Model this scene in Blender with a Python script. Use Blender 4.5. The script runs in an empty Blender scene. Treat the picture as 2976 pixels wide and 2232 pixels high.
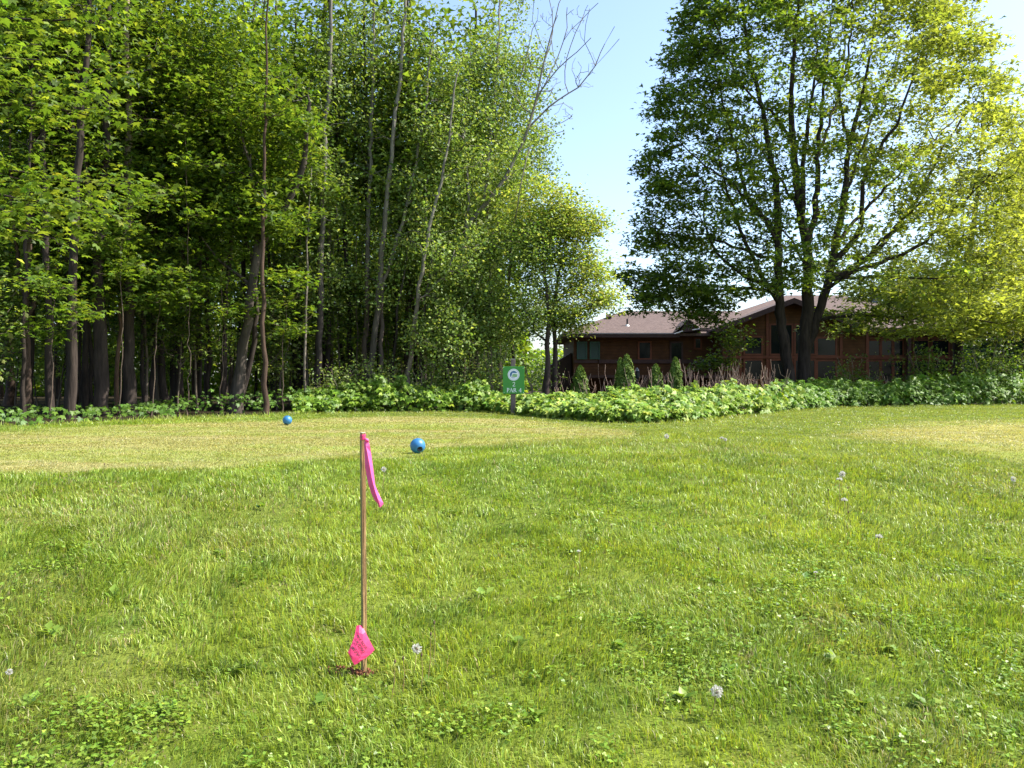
import bpy, math, random
import numpy as np
from mathutils import Vector
R = np.random.default_rng(7)
random.seed(7)
F, CX, CY, EYE = 2402.0, 1488.0, 1116.0, 1.40
PLAT = 0.72
C = bpy.context.scene.collection

# ------------------------------------------------------------------ helpers
def P(px, py, d):
    return np.array([(px - CX) * d / F, d, EYE + (CY - py) * d / F])

_g = np.random.default_rng(99).random((64, 128, 128))
def vnoise(x, y, s, seed=0):
    x = np.asarray(x, float) / s; y = np.asarray(y, float) / s
    g = _g[seed % 64]
    xi = np.floor(x).astype(int); yi = np.floor(y).astype(int)
    fx = x - xi; fy = y - yi
    fx = fx * fx * (3 - 2 * fx); fy = fy * fy * (3 - 2 * fy)
    a = g[xi % 128, yi % 128]; b = g[(xi + 1) % 128, yi % 128]
    c = g[xi % 128, (yi + 1) % 128]; d = g[(xi + 1) % 128, (yi + 1) % 128]
    return (a * (1 - fx) + b * fx) * (1 - fy) + (c * (1 - fx) + d * fx) * fy
def fbm(x, y, s, seed=0):
    return (vnoise(x, y, s, seed) * .5 + vnoise(x, y, s / 2.1, seed + 1) * .28 + vnoise(x, y, s / 4.3, seed + 2) * .22)
def sm(t):
    t = np.clip(t, 0, 1); return t * t * (3 - 2 * t)

def height(x, y):
    x = np.asarray(x, float); y = np.asarray(y, float)
    crest = np.clip(7.2 + 0.55 * x, 6.2, 10.0)
    h = PLAT * sm((y - 0.8) / (crest - 0.8))
    near = 1 - sm((y - 11) / 6)
    h = h + (fbm(x, y, 1.6, 5) - .5) * .05 * near * sm(1.2 - h / PLAT * .9)
    back = sm((y - 27) / 14) * sm((x + 6) / 8)
    h = h - back * 0.62
    return h
def ground_hit(px, py):
    d = 1.6
    while d < 90:
        x = (px - CX) * d / F
        if EYE + (CY - py) * d / F <= float(height(x, d)):
            return np.array([x, d, float(height(x, d))])
        d += 0.01
    return np.array([(px - CX) * 90 / F, 90, 0])
def flat_d(py):            # distance of a point on the level plateau
    return (EYE - PLAT) * F / (py - CY)

def tag(o, label=None, cat=None, group=None, kind=None):
    if label: o['label'] = label
    if cat: o['category'] = cat
    if group: o['group'] = group
    if kind: o['kind'] = kind
    return o
def empty(name, loc, rz=0.0):
    o = bpy.data.objects.new(name, None); C.objects.link(o)
    o.location = tuple(float(v) for v in loc); o.rotation_euler = (0, 0, rz); o.empty_display_size = .2
    return o
def mesh(name, V, T, mat, parent=None, col=None, smooth=False, origin=None):
    """V Nx3, T MxK faces (uniform K) or list of tuples -> one mesh object"""
    V = np.asarray(V, dtype=np.float32)
    if origin is not None: V = V - np.asarray(origin, dtype=np.float32)
    me = bpy.data.meshes.new(name)
    if isinstance(T, np.ndarray):
        k = T.shape[1]; n = len(T)
        me.vertices.add(len(V)); me.vertices.foreach_set('co', V.ravel())
        me.loops.add(n * k); me.loops.foreach_set('vertex_index', T.astype(np.int32).ravel())
        me.polygons.add(n); me.polygons.foreach_set('loop_start', np.arange(0, n * k, k, dtype=np.int32))
        me.polygons.foreach_set('loop_total', np.full(n, k, dtype=np.int32))
        if smooth: me.polygons.foreach_set('use_smooth', np.ones(n, dtype=bool))
        me.update(calc_edges=True)
    else:
        me.from_pydata([tuple(map(float, v)) for v in V], [], [tuple(int(i) for i in f) for f in T])
        if smooth:
            for p in me.polygons: p.use_smooth = True
        me.update()
    if col is not None:
        a = me.color_attributes.new('col', 'FLOAT_COLOR', 'POINT')
        c4 = np.ones((len(V), 4), dtype=np.float32); c4[:, :3] = col
        a.data.foreach_set('color', c4.ravel())
    me.materials.append(mat)
    o = bpy.data.objects.new(name, me); C.objects.link(o)
    if parent is not None: o.parent = parent
    if origin is not None and parent is None: o.location = tuple(float(v) for v in origin)
    return o
def copy_tree(o, parent=None):
    c = o.copy(); C.objects.link(c)
    if parent is not None: c.parent = parent
    for ch in o.children: copy_tree(ch, c)
    return c
class MB:                                          # boxes and polygons collected into one mesh
    def __init__(s): s.V = []; s.F = []
    def box(s, x0, x1, y0, y1, z0, z1):
        b = len(s.V)
        s.V += [(x0, y0, z0), (x1, y0, z0), (x1, y1, z0), (x0, y1, z0), (x0, y0, z1), (x1, y0, z1), (x1, y1, z1), (x0, y1, z1)]
        s.F += [(b, b+3, b+2, b+1), (b+4, b+5, b+6, b+7), (b, b+1, b+5, b+4), (b+1, b+2, b+6, b+5), (b+2, b+3, b+7, b+6), (b+3, b, b+4, b+7)]
        return s
    def poly(s, pts):
        b = len(s.V); s.V += [tuple(p) for p in pts]; s.F.append(tuple(range(b, b + len(pts)))); return s
    def slab(s, pts, off):                         # polygon extruded by vector off
        b = len(s.V); n = len(pts); o = np.array(off)
        s.V += [tuple(p) for p in pts] + [tuple(np.array(p) + o) for p in pts]
        s.F += [tuple(range(b + n - 1, b - 1, -1)), tuple(range(b + n, b + 2 * n))]
        for i in range(n): j = (i + 1) % n; s.F.append((b+i, b+j, b+n+j, b+n+i))
        return s
    def tube(s, pts, rads, k=8, cap=True):
        b = len(s.V); pts = np.array(pts, float)
        V = ring_verts(pts, np.array(rads, float), k)
        s.V += [tuple(v) for v in V.reshape(-1, 3)]
        for i in range(len(pts) - 1):
            for j in range(k):
                j2 = (j + 1) % k
                s.F.append((b+i*k+j, b+i*k+j2, b+(i+1)*k+j2, b+(i+1)*k+j))
        if cap:
            s.F.append(tuple(range(b + k - 1, b - 1, -1))); e = b + (len(pts) - 1) * k; s.F.append(tuple(range(e, e + k)))
        return s
    def build(s, name, mat, parent=None, smooth=False, bevel=0):
        o = mesh(name, s.V, s.F, mat, parent, smooth=smooth)
        if bevel:
            m = o.modifiers.new('bevel', 'BEVEL'); m.width = bevel; m.segments = 2; m.limit_method = 'ANGLE'
        return o
def ring_verts(p, r, k):
    t = np.gradient(p, axis=0); t /= np.linalg.norm(t, axis=1, keepdims=True) + 1e-9
    m = np.abs(t.mean(0)); ref = np.zeros(3); ref[int(np.argmin(m))] = 1
    u = np.cross(t, ref); u /= np.linalg.norm(u, axis=1, keepdims=True) + 1e-9
    v = np.cross(t, u)
    a = np.arange(k) * 2 * math.pi / k
    return p[:, None, :] + r[:, None, None] * (np.cos(a)[None, :, None] * u[:, None, :] + np.sin(a)[None, :, None] * v[:, None, :])

# ------------------------------------------------------------------ materials
def newmat(name):
    m = bpy.data.materials.new(name); m.use_nodes = True
    nt = m.node_tree; nt.nodes.clear()
    out = nt.nodes.new('ShaderNodeOutputMaterial')
    return m, nt, out
def N(nt, t, **kw):
    n = nt.nodes.new(t)
    for k, v in kw.items():
        if k in n.inputs: n.inputs[k].default_value = v
        else: setattr(n, k, v)
    return n
def leafmat(name, trans=.42, tint=(1.25, 1.15, .45), rough=.42, spec=.45, sat=1.0):
    m, nt, out = newmat(name); L = nt.links
    at = N(nt, 'ShaderNodeAttribute', attribute_name='col')
    pb = N(nt, 'ShaderNodeBsdfPrincipled', Roughness=rough); pb.inputs['Specular IOR Level'].default_value = spec
    L.new(at.outputs['Color'], pb.inputs['Base Color'])
    mul = N(nt, 'ShaderNodeVectorMath', operation='MULTIPLY'); mul.inputs[1].default_value = tint
    L.new(at.outputs['Color'], mul.inputs[0])
    tr = N(nt, 'ShaderNodeBsdfTranslucent'); L.new(mul.outputs[0], tr.inputs['Color'])
    mx = N(nt, 'ShaderNodeMixShader', Fac=trans)
    L.new(pb.outputs[0], mx.inputs[1]); L.new(tr.outputs[0], mx.inputs[2]); L.new(mx.outputs[0], out.inputs['Surface'])
    return m
def noisemat(name, c1, c2, scale=6, stretch=(1, 1, 1), rough=.85, bump=.3, attr=False, detail=5, spec=.3, c3=None, bscale=None):
    m, nt, out = newmat(name); L = nt.links
    tc = N(nt, 'ShaderNodeTexCoord'); mp = N(nt, 'ShaderNodeMapping'); mp.inputs['Scale'].default_value = stretch
    L.new(tc.outputs['Object'], mp.inputs[0])
    no = N(nt, 'ShaderNodeTexNoise', Scale=scale, Detail=detail, Roughness=.65); L.new(mp.outputs[0], no.inputs['Vector'])
    rp = N(nt, 'ShaderNodeValToRGB'); e = rp.color_ramp.elements
    e[0].position = .32; e[0].color = (*c1, 1); e[1].position = .68; e[1].color = (*c2, 1)
    if c3: x = e.new(.5); x.color = (*c3, 1)
    L.new(no.outputs['Fac'], rp.inputs[0])
    pb = N(nt, 'ShaderNodeBsdfPrincipled', Roughness=rough); pb.inputs['Specular IOR Level'].default_value = spec
    src = rp.outputs[0]
    if attr:
        at = N(nt, 'ShaderNodeAttribute', attribute_name='col')
        mu = N(nt, 'ShaderNodeVectorMath', operation='MULTIPLY'); L.new(at.outputs['Color'], mu.inputs[0]); L.new(src, mu.inputs[1]); src = mu.outputs[0]
    L.new(src, pb.inputs['Base Color'])
    if bump:
        n2 = N(nt, 'ShaderNodeTexNoise', Scale=bscale or scale * 2.5, Detail=4); L.new(mp.outputs[0], n2.inputs['Vector'])
        b = N(nt, 'ShaderNodeBump', Strength=bump); b.inputs['Distance'].default_value = .02
        L.new(n2.outputs['Fac'], b.inputs['Height']); L.new(b.outputs[0], pb.inputs['Normal'])
    L.new(pb.outputs[0], out.inputs['Surface'])
    return m
def plain(name, c, rough=.5, spec=.5, **kw):
    m, nt, out = newmat(name)
    pb = N(nt, 'ShaderNodeBsdfPrincipled', Roughness=rough); pb.inputs['Specular IOR Level'].default_value = spec
    pb.inputs['Base Color'].default_value = (*c, 1)
    for k, v in kw.items(): pb.inputs[k.replace('_', ' ')].default_value = v
    nt.links.new(pb.outputs[0], out.inputs['Surface'])
    return m
M = {}
M['leaf'] = leafmat('maple_leaf', trans=.52, tint=(1.5, 1.4, .55), rough=.5, spec=.35)
M['aspen_leaf'] = leafmat('aspen_leaf', trans=.45, tint=(1.35, 1.3, .6), rough=.5, spec=.3)
M['hedge_leaf'] = leafmat('thimble_leaf', trans=.36, tint=(1.2, 1.15, .4), rough=.5, spec=.35)
M['grass'] = leafmat('grass_blade', trans=.42, tint=(1.15, 1.1, .5), rough=.42, spec=.4)
M['needle'] = leafmat('conifer_spray', trans=.15, rough=.6, spec=.25)
M['bark'] = noisemat('bark', (.42, .42, .42), (1.25, 1.22, 1.18), scale=9, stretch=(1, 1, .18), bump=.9, attr=True, rough=.95, spec=.15)
M['soil'] = noisemat('soil', (.07, .03, .016), (.22, .085, .04), scale=60, bump=.8, rough=1)
M['lawn'] = noisemat('lawn_soil', (.62, .62, .6), (1.3, 1.28, 1.2), scale=22, bump=.6, attr=True, rough=1, spec=.1, detail=8, bscale=90)
M['wood'] = noisemat('stake_wood', (.12, .06, .025), (.42, .29, .13), scale=22, stretch=(3.2, 3.2, .10), bump=.9, rough=.85, c3=(.29, .175, .075), bscale=60)
M['wood_green'] = noisemat('stake_planed_face', (.16, .13, .055), (.27, .22, .10), scale=16, stretch=(3, 3, .08), bump=.3, rough=.8)
M['post'] = noisemat('sign_post_wood', (.10, .075, .07), (.22, .17, .16), scale=14, stretch=(2, 2, .15), bump=.5, rough=.9)

# ------------------------------------------------------------------ leaf templates (x along the leaf, y across, z up)
LT = {}
LT['oval'] = (np.array([(0, 0, 0), (.48, .36, .07), (1, 0, -.06), (.48, -.36, .07)]), np.array([(0, 3, 2), (0, 2, 1)]))
LT['star'] = (np.array([(0, 0, 0), (.12, .52, -.03), (.45, .17, .05), (1, 0, -.10), (.45, -.17, .05), (.12, -.52, -.03)]),
              np.array([(0, 5, 4), (0, 4, 3), (0, 3, 2), (0, 2, 1)]))
_o = [(0, 0, 0), (-.16, .26, -.03), (-.02, .50, -.12), (.16, .30, .03), (.50, .56, -.14), (.52, .22, .04), (1.0, 0, -.18),
      (.52, -.22, .04), (.50, -.56, -.14), (.16, -.30, .03), (-.02, -.50, -.12), (-.16, -.26, -.03), (.30, 0, .0)]
LT['palm'] = (np.array(_o), np.array([(12, i, (i + 1) % 12) for i in range(12)]))
a6 = [(.5 + .5 * math.cos(t), .48 * math.sin(t), .06 * abs(math.sin(t))) for t in np.linspace(math.pi, -math.pi, 7)[:-1]]
LT['round'] = (np.array([(.5, 0, 0)] + a6), np.array([(0, i + 1, (i + 1) % 6 + 1) for i in range(6)]))
def leaves(cen, nor, dirs, size, shape, col):
    T, Fc = LT[shape]; n = len(cen)
    nor = nor / (np.linalg.norm(nor, axis=1, keepdims=True) + 1e-9)
    X = dirs - nor * (dirs * nor).sum(1, keepdims=True); X /= np.linalg.norm(X, axis=1, keepdims=True) + 1e-9
    Y = np.cross(nor, X)
    s = size[:, None, None]
    V = cen[:, None, :] + s * (T[None, :, 0:1] * X[:, None, :] + T[None, :, 1:2] * Y[:, None, :] + T[None, :, 2:3] * nor[:, None, :])
    k = len(T); Fa = (Fc[None] + (np.arange(n) * k)[:, None, None]).reshape(-1, 3)
    return V.reshape(-1, 3), Fa, np.repeat(col, k, axis=0)
def palette(n, cols, w=None, jit=.18, rng=R):
    cols = np.array(cols); i = rng.choice(len(cols), n, p=w)
    c = cols[i] * (1 + rng.normal(0, jit, (n, 1))); c[:, 0] *= 1 + rng.normal(0, .08, n)
    return np.clip(c, .004, .9)

# ------------------------------------------------------------------ tree growth
class Tree:
    def __init__(s, seed):
        s.rng = np.random.default_rng(seed)
        s.p = np.zeros((60000, 3)); s.par = np.full(60000, -1, int); s.r = np.zeros(60000); s.dir = np.zeros((60000, 3)); s.n = 0
        s.chains = []; s.grown = np.zeros(60000, bool); s.ok = np.ones(60000, bool)
    def add(s, p, par, r, d, grown=False, ok=True):
        i = s.n; s.p[i] = p; s.par[i] = par; s.r[i] = r; s.dir[i] = d; s.grown[i] = grown; s.ok[i] = ok; s.n += 1; return i
    def line(s, pts, r0, r1, attach=True, step=.3, jit=.02, k=8, clear=0):
        pts = np.array(pts, float)
        if attach and s.n:
            j = int(np.argmin(((s.p[:s.n] - pts[0]) ** 2).sum(1))); par = j; pts[0] = s.p[j]; r0 = min(r0, s.r[j] * .85)
        else: par = -1
        # catmull-rom resample
        q = []
        for i in range(len(pts) - 1):
            a = pts[max(i-1, 0)]; b = pts[i]; c = pts[i+1]; d = pts[min(i+2, len(pts)-1)]
            m = max(1, int(np.linalg.norm(c - b) / step))
            for t in np.arange(m) / m:
                q.append(.5 * ((2*b) + (-a+c)*t + (2*a-5*b+4*c-d)*t*t + (-a+3*b-3*c+d)*t**3))
        q.append(pts[-1]); q = np.array(q); q[1:] += s.rng.normal(0, jit, (len(q)-1, 3))
        dd = np.gradient(q, axis=0); dd /= np.linalg.norm(dd, axis=1, keepdims=True) + 1e-9
        rr = r0 + (r1 - r0) * np.linspace(0, 1, len(q)) ** .85
        if par < 0: rr[0] *= 1.45; rr[1:3] *= 1.12
        idx = []; prev = par
        for i in range(len(q)):
            if i == 0 and par >= 0: continue
            prev = s.add(q[i], prev, rr[i], dd[i], ok=q[i][2] > clear); idx.append(prev)
        ch = ([par] if par >= 0 else []) + idx
        s.chains.append((ch, k, r0 if par >= 0 else None)); return idx
    def grow(s, att, up=.35, step=.38, drop=.8, maxlen=4.0, k=4):
        ends = []
        base = s.p[:s.n].copy()
        D = np.array([((base - a) ** 2).sum(1).min() for a in att])
        for ai in np.argsort(D):
            a = att[ai]
            dv = a - s.p[:s.n]; L = np.sqrt((dv ** 2).sum(1))
            al = (dv * s.dir[:s.n]).sum(1) / (L + 1e-6)
            cost = L * (1.25 - .35 * al) + drop * np.maximum(0, -dv[:, 2]) + (~s.ok[:s.n]) * 6
            j = int(np.argmin(cost)); p = s.p[j]; l = L[j]
            if l < .05: ends.append((a, s.dir[j])); continue
            m = max(2, int(l / step)); dj = s.dir[j]
            c = p + (dj * .5 + dv[j] / l * .5) * l * .45 + np.array([0, 0, up * l * .25])
            t = (np.arange(1, m + 1) / m)[:, None]
            q = (1 - t) ** 2 * p + 2 * t * (1 - t) * c + t * t * a; q[:-1] += s.rng.normal(0, .03 + .012 * l, (m - 1, 3)) if m > 1 else 0
            prev = j; ch = [j]
            allp = np.vstack([p, q]); dd = np.gradient(allp, axis=0); dd /= np.linalg.norm(dd, axis=1, keepdims=True) + 1e-9
            for i in range(m):
                prev = s.add(q[i], prev, 0, dd[i+1], grown=True); ch.append(prev)
            s.chains.append((ch, k, -1)); ends.append((a, dd[-1]))
        return np.array([e[0] for e in ends]), np.array([e[1] for e in ends])
    def radii(s, tip=.007, pw=2.3):
        load = np.zeros(s.n)
        haskid = np.zeros(s.n, bool); haskid[s.par[:s.n][s.par[:s.n] >= 0]] = True
        load[~haskid] = tip ** pw
        for i in range(s.n - 1, -1, -1):
            if s.par[i] >= 0: load[s.par[i]] += load[i]
        for i in range(s.n):
            if s.grown[i]:
                s.r[i] = load[i] ** (1 / pw)
                if s.par[i] >= 0: s.r[i] = min(s.r[i], s.r[s.par[i]] * .92)
    def tubes(s, low=(.09, .07, .055), high=None, zlo=0, zhi=1, rng=None):
        Vs, Fs, Cs = [], [], []; b = 0
        high = high or low
        for ch, k, r0 in s.chains:
            p = s.p[ch]; r = s.r[ch].copy()
            if len(ch) < 2: continue
            if r0 == -1: r[0] = r[1]
            elif r0 is not None: r[0] = r0
            kk = 3 if r.max() < .012 else k
            V = ring_verts(p, r, kk)
            if k >= 8: V = V + (p[:, None, :] - V) * s.rng.normal(0, .05, (V.shape[0], V.shape[1], 1))
            n = len(p)
            i = np.arange(n - 1)[:, None] * kk; j = np.arange(kk)[None, :]; j2 = (j + 1) % kk
            q = np.stack([i + j, i + j2, i + kk + j2, i + kk + j], -1).reshape(-1, 4) + b
            Vs.append(V.reshape(-1, 3)); Fs.append(q); b += n * kk
            t = np.clip((p[:, 2] - zlo) / (zhi - zlo), 0, 1)[:, None]
            c = np.array(low) * (1 - t) + np.array(high) * t
            Cs.append(np.repeat(c, kk, axis=0))
        return np.vstack(Vs), np.vstack(Fs), np.vstack(Cs)

def crown_leaves(rng, ends, dirs, per, spread, flat, size, shape, cols, w, tilt=.55, colfn=None, hang=0):
    n = len(ends) * per
    e = np.repeat(ends, per, axis=0); d = np.repeat(dirs, per, axis=0)
    off = rng.normal(0, 1, (n, 3)) * spread * np.array([1, 1, flat])
    back = rng.random((n, 1)) ** 1.5 * .55
    cen = e + off - d * back
    nor = rng.normal(0, tilt, (n, 3)); nor[:, 2] += 1
    dr = off + rng.normal(0, .25, (n, 3)); dr[:, 2] -= .15 + hang
    sz = size * rng.uniform(.6, 1.25, n)
    cl = rng.normal(1, .14, len(ends)).clip(.6, 1.4)
    col = palette(n, cols, w, rng=rng) * np.repeat(cl, per)[:, None]
    if colfn is not None: col = colfn(cen, col)
    return leaves(cen, nor, dr, sz, shape, col)

def finish_tree(T, name, base, ends, dirs, leafkw, label, cat='tree', group=None, bark=((.09, .07, .055), None, 0, 1), mat='leaf', tip=.007, crown='crown'):
    T.radii(tip)
    root = empty(name, base)
    V, Fc, Cc = T.tubes(bark[0], bark[1], bark[2], bark[3])
    mesh('trunk', V, Fc, M['bark'], root, Cc, smooth=True, origin=base)
    if ends is not None and len(ends):
        V, Fc, Cc = crown_leaves(T.rng, ends, dirs, **leafkw)
        mesh(crown, V, Fc, M[mat], root, Cc, origin=base)
    tag(root, label, cat, group)
    return root

def blob(rng, n, c, rad, shell=.35):
    """points in an ellipsoid, biased outward"""
    v = rng.normal(0, 1, (n, 3)); v /= np.linalg.norm(v, axis=1, keepdims=True)
    r = rng.random((n, 1)) ** shell
    return np.array(c) + v * r * np.array(rad)

MAPLE = [(.085, .145, .022), (.115, .18, .027), (.165, .23, .036), (.055, .105, .018)]
MAPLE_W = [.35, .33, .17, .15]
ASPEN = [(.18, .26, .06), (.23, .31, .08), (.13, .205, .045), (.31, .37, .12)]
ASPEN_W = [.35, .3, .25, .1]
GREY = (.20, .185, .16); DARKB = (.045, .035, .030); BROWNB = (.08, .056, .043)

#@@LIGHT
# ------------------------------------------------------------------ camera, sun, sky
SUN_EL, SUN_AZ = math.radians(50), math.radians(3)       # azimuth measured from +X towards +Y
sd = Vector((math.cos(SUN_EL) * math.cos(SUN_AZ), math.cos(SUN_EL) * math.sin(SUN_AZ), math.sin(SUN_EL)))
cam = bpy.data.objects.new('camera', bpy.data.cameras.new('camera')); C.objects.link(cam)
cam.location = (0, 0, EYE); cam.rotation_euler = (math.radians(90), 0, 0)
cam.data.lens = F / 2976 * 36; cam.data.sensor_width = 36; cam.data.clip_start = .05; cam.data.clip_end = 5000
bpy.context.scene.camera = cam
sun = bpy.data.objects.new('sun', bpy.data.lights.new('sun', 'SUN')); C.objects.link(sun)
sun.data.energy = 5.0; sun.data.angle = math.radians(.5); sun.data.color = (1, .955, .87)
sun.rotation_euler = sd.to_track_quat('Z', 'Y').to_euler()
wd = bpy.data.worlds.new('World'); bpy.context.scene.world = wd; wd.use_nodes = True
nt = wd.node_tree; bg = nt.nodes['Background']
sk = nt.nodes.new('ShaderNodeTexSky'); sk.sky_type = 'NISHITA'; sk.sun_disc = False
sk.sun_elevation = SUN_EL; sk.sun_rotation = math.radians(90) - SUN_AZ; sk.air_density = 1.0; sk.dust_density = 2.2; sk.ozone_density = 2.0; sk.altitude = 200
nt.links.new(sk.outputs[0], bg.inputs[0]); bg.inputs[1].default_value = .15
sc = bpy.context.scene
sc.view_settings.view_transform = 'Standard'; sc.view_settings.look = 'None'; sc.view_settings.gamma = 1
sc.view_settings.exposure = 1.25
sc.render.engine = 'CYCLES'
sc.cycles.max_bounces = 7; sc.cycles.diffuse_bounces = 3; sc.cycles.glossy_bounces = 2; sc.cycles.transmission_bounces = 4
sc.cycles.use_denoising = True; sc.cycles.sample_clamp_indirect = 6
try: sc.cycles.denoising_prefilter = 'ACCURATE'
except Exception: pass

#@@GROUND
# ------------------------------------------------------------------ lawn masks
def poly_px(pts): return np.array([[(px - CX) * flat_d(py) / F, flat_d(py)] for px, py in pts])
TEE = poly_px([(-1200, 1420), (0, 1381), (400, 1367), (700, 1357), (1060, 1336), (1250, 1315), (1500, 1290), (1700, 1277), (1830, 1268), (1862, 1262), (1845, 1255), (1700, 1236), (1500, 1219), (1300, 1210), (1100, 1210), (830, 1220), (600, 1228), (250, 1241), (0, 1256), (-900, 1290)])
GRN = poly_px([(2425, 1262), (2470, 1247), (2560, 1233), (2700, 1224), (2976, 1218), (3600, 1214), (4200, 1240), (3500, 1330), (2976, 1316), (2750, 1301), (2560, 1287), (2450, 1275)])
GRN2 = poly_px([(2520, 1262), (2600, 1246), (2750, 1236), (2976, 1231), (3400, 1230), (3400, 1305), (2976, 1296), (2750, 1284), (2580, 1272)])
def sdist(x, y, poly):
    """signed distance to a polygon (positive inside)"""
    x = np.asarray(x, float); y = np.asarray(y, float)
    best = np.full(x.shape, 1e9); inside = np.zeros(x.shape, bool); n = len(poly)
    for i in range(n):
        ax, ay = poly[i]; bx, by = poly[(i + 1) % n]
        ex, ey = bx - ax, by - ay; t = np.clip(((x-ax)*ex + (y-ay)*ey) / (ex*ex+ey*ey), 0, 1)
        best = np.minimum(best, (x-ax-t*ex)**2 + (y-ay-t*ey)**2)
        c = ((ay > y) != (by > y)) & (x < (bx-ax)*(y-ay)/(by-ay+1e-12) + ax); inside ^= c
    return np.where(inside, 1, -1) * np.sqrt(best)
def tee_mask(x, y):
    n = (vnoise(x, y, .5, 11) - .5) * .35
    a = sm((sdist(x, y, TEE) + n * 1.3) / .8 + .5); b = sm((sdist(x, y, GRN) + n) / .8 + .5)
    return np.maximum(a, b * .75), sm((sdist(x, y, GRN2) + n) / .9 + .5)
HL = [(-1600, 1262), (-500, 1250), (0, 1240), (250, 1228), (500, 1215), (800, 1205), (1000, 1199), (1200, 1197), (1400, 1197), (1500, 1205), (1600, 1215), (1750, 1226), (1850, 1229), (2000, 1223), (2150, 1210), (2300, 1193), (2450, 1184), (2700, 1179), (2976, 1176), (4200, 1172)]
HLw = poly_px(HL)                                         # the front line of the undergrowth
def edge_y(x): return np.interp(x, HLw[:, 0], HLw[:, 1])
G_GREEN = np.array([.22, .305, .040]); G_BRIGHT = np.array([.285, .36, .052]); G_DARK = np.array([.145, .23, .030])
G_TAN = np.array([.285, .275, .09]); G_STRAW = np.array([.37, .33, .15]); G_OLIVE = np.array([.245, .29, .06])
def lawn_colour(x, y):
    x = np.asarray(x, float); y = np.asarray(y, float)
    n1 = fbm(x, y, 1.1, 20); n2 = fbm(x, y, .35, 24); n3 = fbm(x + 9, y * 1.6, 3.2, 28)
    c = G_GREEN + (G_BRIGHT - G_GREEN) * sm((n1 - .3) / .4)[..., None]
    c = c + (G_DARK - c) * (sm((n2 - .58) / .16) * .55)[..., None]
    dry = sm((fbm(x * .8 + 3, y, 1.3, 33) - .60) / .12) * .5
    c = c + (G_OLIVE * 1.1 - c) * dry[..., None]
    yel = sm((x - 1.0) / 5 + (y - 6) / 8) * .55           # drier, yellower turf towards the right tee
    c = c + (G_OLIVE - c) * yel[..., None]
    t, t2 = tee_mask(x, y)
    tc = G_OLIVE * 1.0 + (G_TAN - G_OLIVE) * sm((fbm(x * .45, y * 1.2, .9, 40) - .34) / .26)[..., None]
    left = sm((-x) / 4)
    tc = tc + (G_TAN * 1.05 - tc) * (left * .35)[..., None]
    tc = tc + (G_STRAW - tc) * (sm((fbm(x * .3, y, .8, 44) - .62) / .08) * .6)[..., None]
    tc = tc + (G_STRAW * 1.15 - tc) * (t2 * .85)[..., None]
    c = c + (tc - c) * t[..., None]
    e = sm((y - edge_y(x) - .1) / .5)                      # leaf litter and bare soil behind the edge
    c = c + (np.array([.07, .055, .03]) - c) * e[..., None]
    return c
# terrain sheet, one piece to the horizon
def spaced(lo, hi, mid0, mid1, st, n):
    a = np.arange(mid0, mid1 + 1e-6, st); l = mid0 - np.geomspace(st, mid0 - lo, n)[::-1]; r = mid1 + np.geomspace(st, hi - mid1, n)
    return np.concatenate([l, a, r])
gx = spaced(-1500, 1500, -14, 18, .13, 40); gy = spaced(-60, 2500, .5, 30, .11, 45)
XX, YY = np.meshgrid(gx, gy); ZZ = height(XX, YY)
nx, ny = len(gx), len(gy)
i = np.arange(ny - 1)[:, None] * nx + np.arange(nx - 1)[None, :]
FQ = np.stack([i, i + 1, i + nx + 1, i + nx], -1).reshape(-1, 4)
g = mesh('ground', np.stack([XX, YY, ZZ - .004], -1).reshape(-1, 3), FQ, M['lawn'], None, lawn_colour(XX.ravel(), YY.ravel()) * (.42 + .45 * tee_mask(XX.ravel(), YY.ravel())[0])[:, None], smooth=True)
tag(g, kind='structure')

# ------------------------------------------------------------------ grass
def blades(x, y, h, w, col, lean, seg2=True, rng=R):
    n = len(x); z = height(x, y)
    a = rng.uniform(0, 2 * math.pi, n); wx = np.cos(a) * w / 2; wy = np.sin(a) * w / 2
    b = rng.normal(0, 1.1, n) + vnoise(x, y, .5, 61) * 12; L = lean * h; lx = np.cos(b) * L; ly = np.sin(b) * L
    base = np.stack([x, y, z - .003], -1); W = np.stack([wx, wy, np.zeros(n)], -1)
    if seg2:
        mid = base + np.stack([lx * .3, ly * .3, h * .58], -1); tip = base + np.stack([lx, ly, h * (1 - .28 * np.minimum(lean, 1.2))], -1)
        V = np.stack([base - W, base + W, mid - W * .8, mid + W * .8, tip], 1)
        Fc = np.array([(0, 1, 3), (0, 3, 2), (2, 3, 4)]); k = 5
    else:
        tip = base + np.stack([lx, ly, h], -1); V = np.stack([base - W, base + W, tip], 1); Fc = np.array([(0, 1, 2)]); k = 3
    Fa = (Fc[None] + (np.arange(n) * k)[:, None, None]).reshape(-1, 3)
    return V.reshape(-1, 3), Fa, np.repeat(col, k, axis=0)
def join(parts):
    Vs, Fs, Cs = [], [], []; b = 0
    for V, Fc, c in parts: Vs.append(V); Fs.append(Fc + b); Cs.append(c); b += len(V)
    return np.vstack(Vs), np.vstack(Fs), np.vstack(Cs)
SB = ground_hit(1057, 1955)                               # where the stake stands: trodden, bare
rough_p, mown_p = [], []
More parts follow.
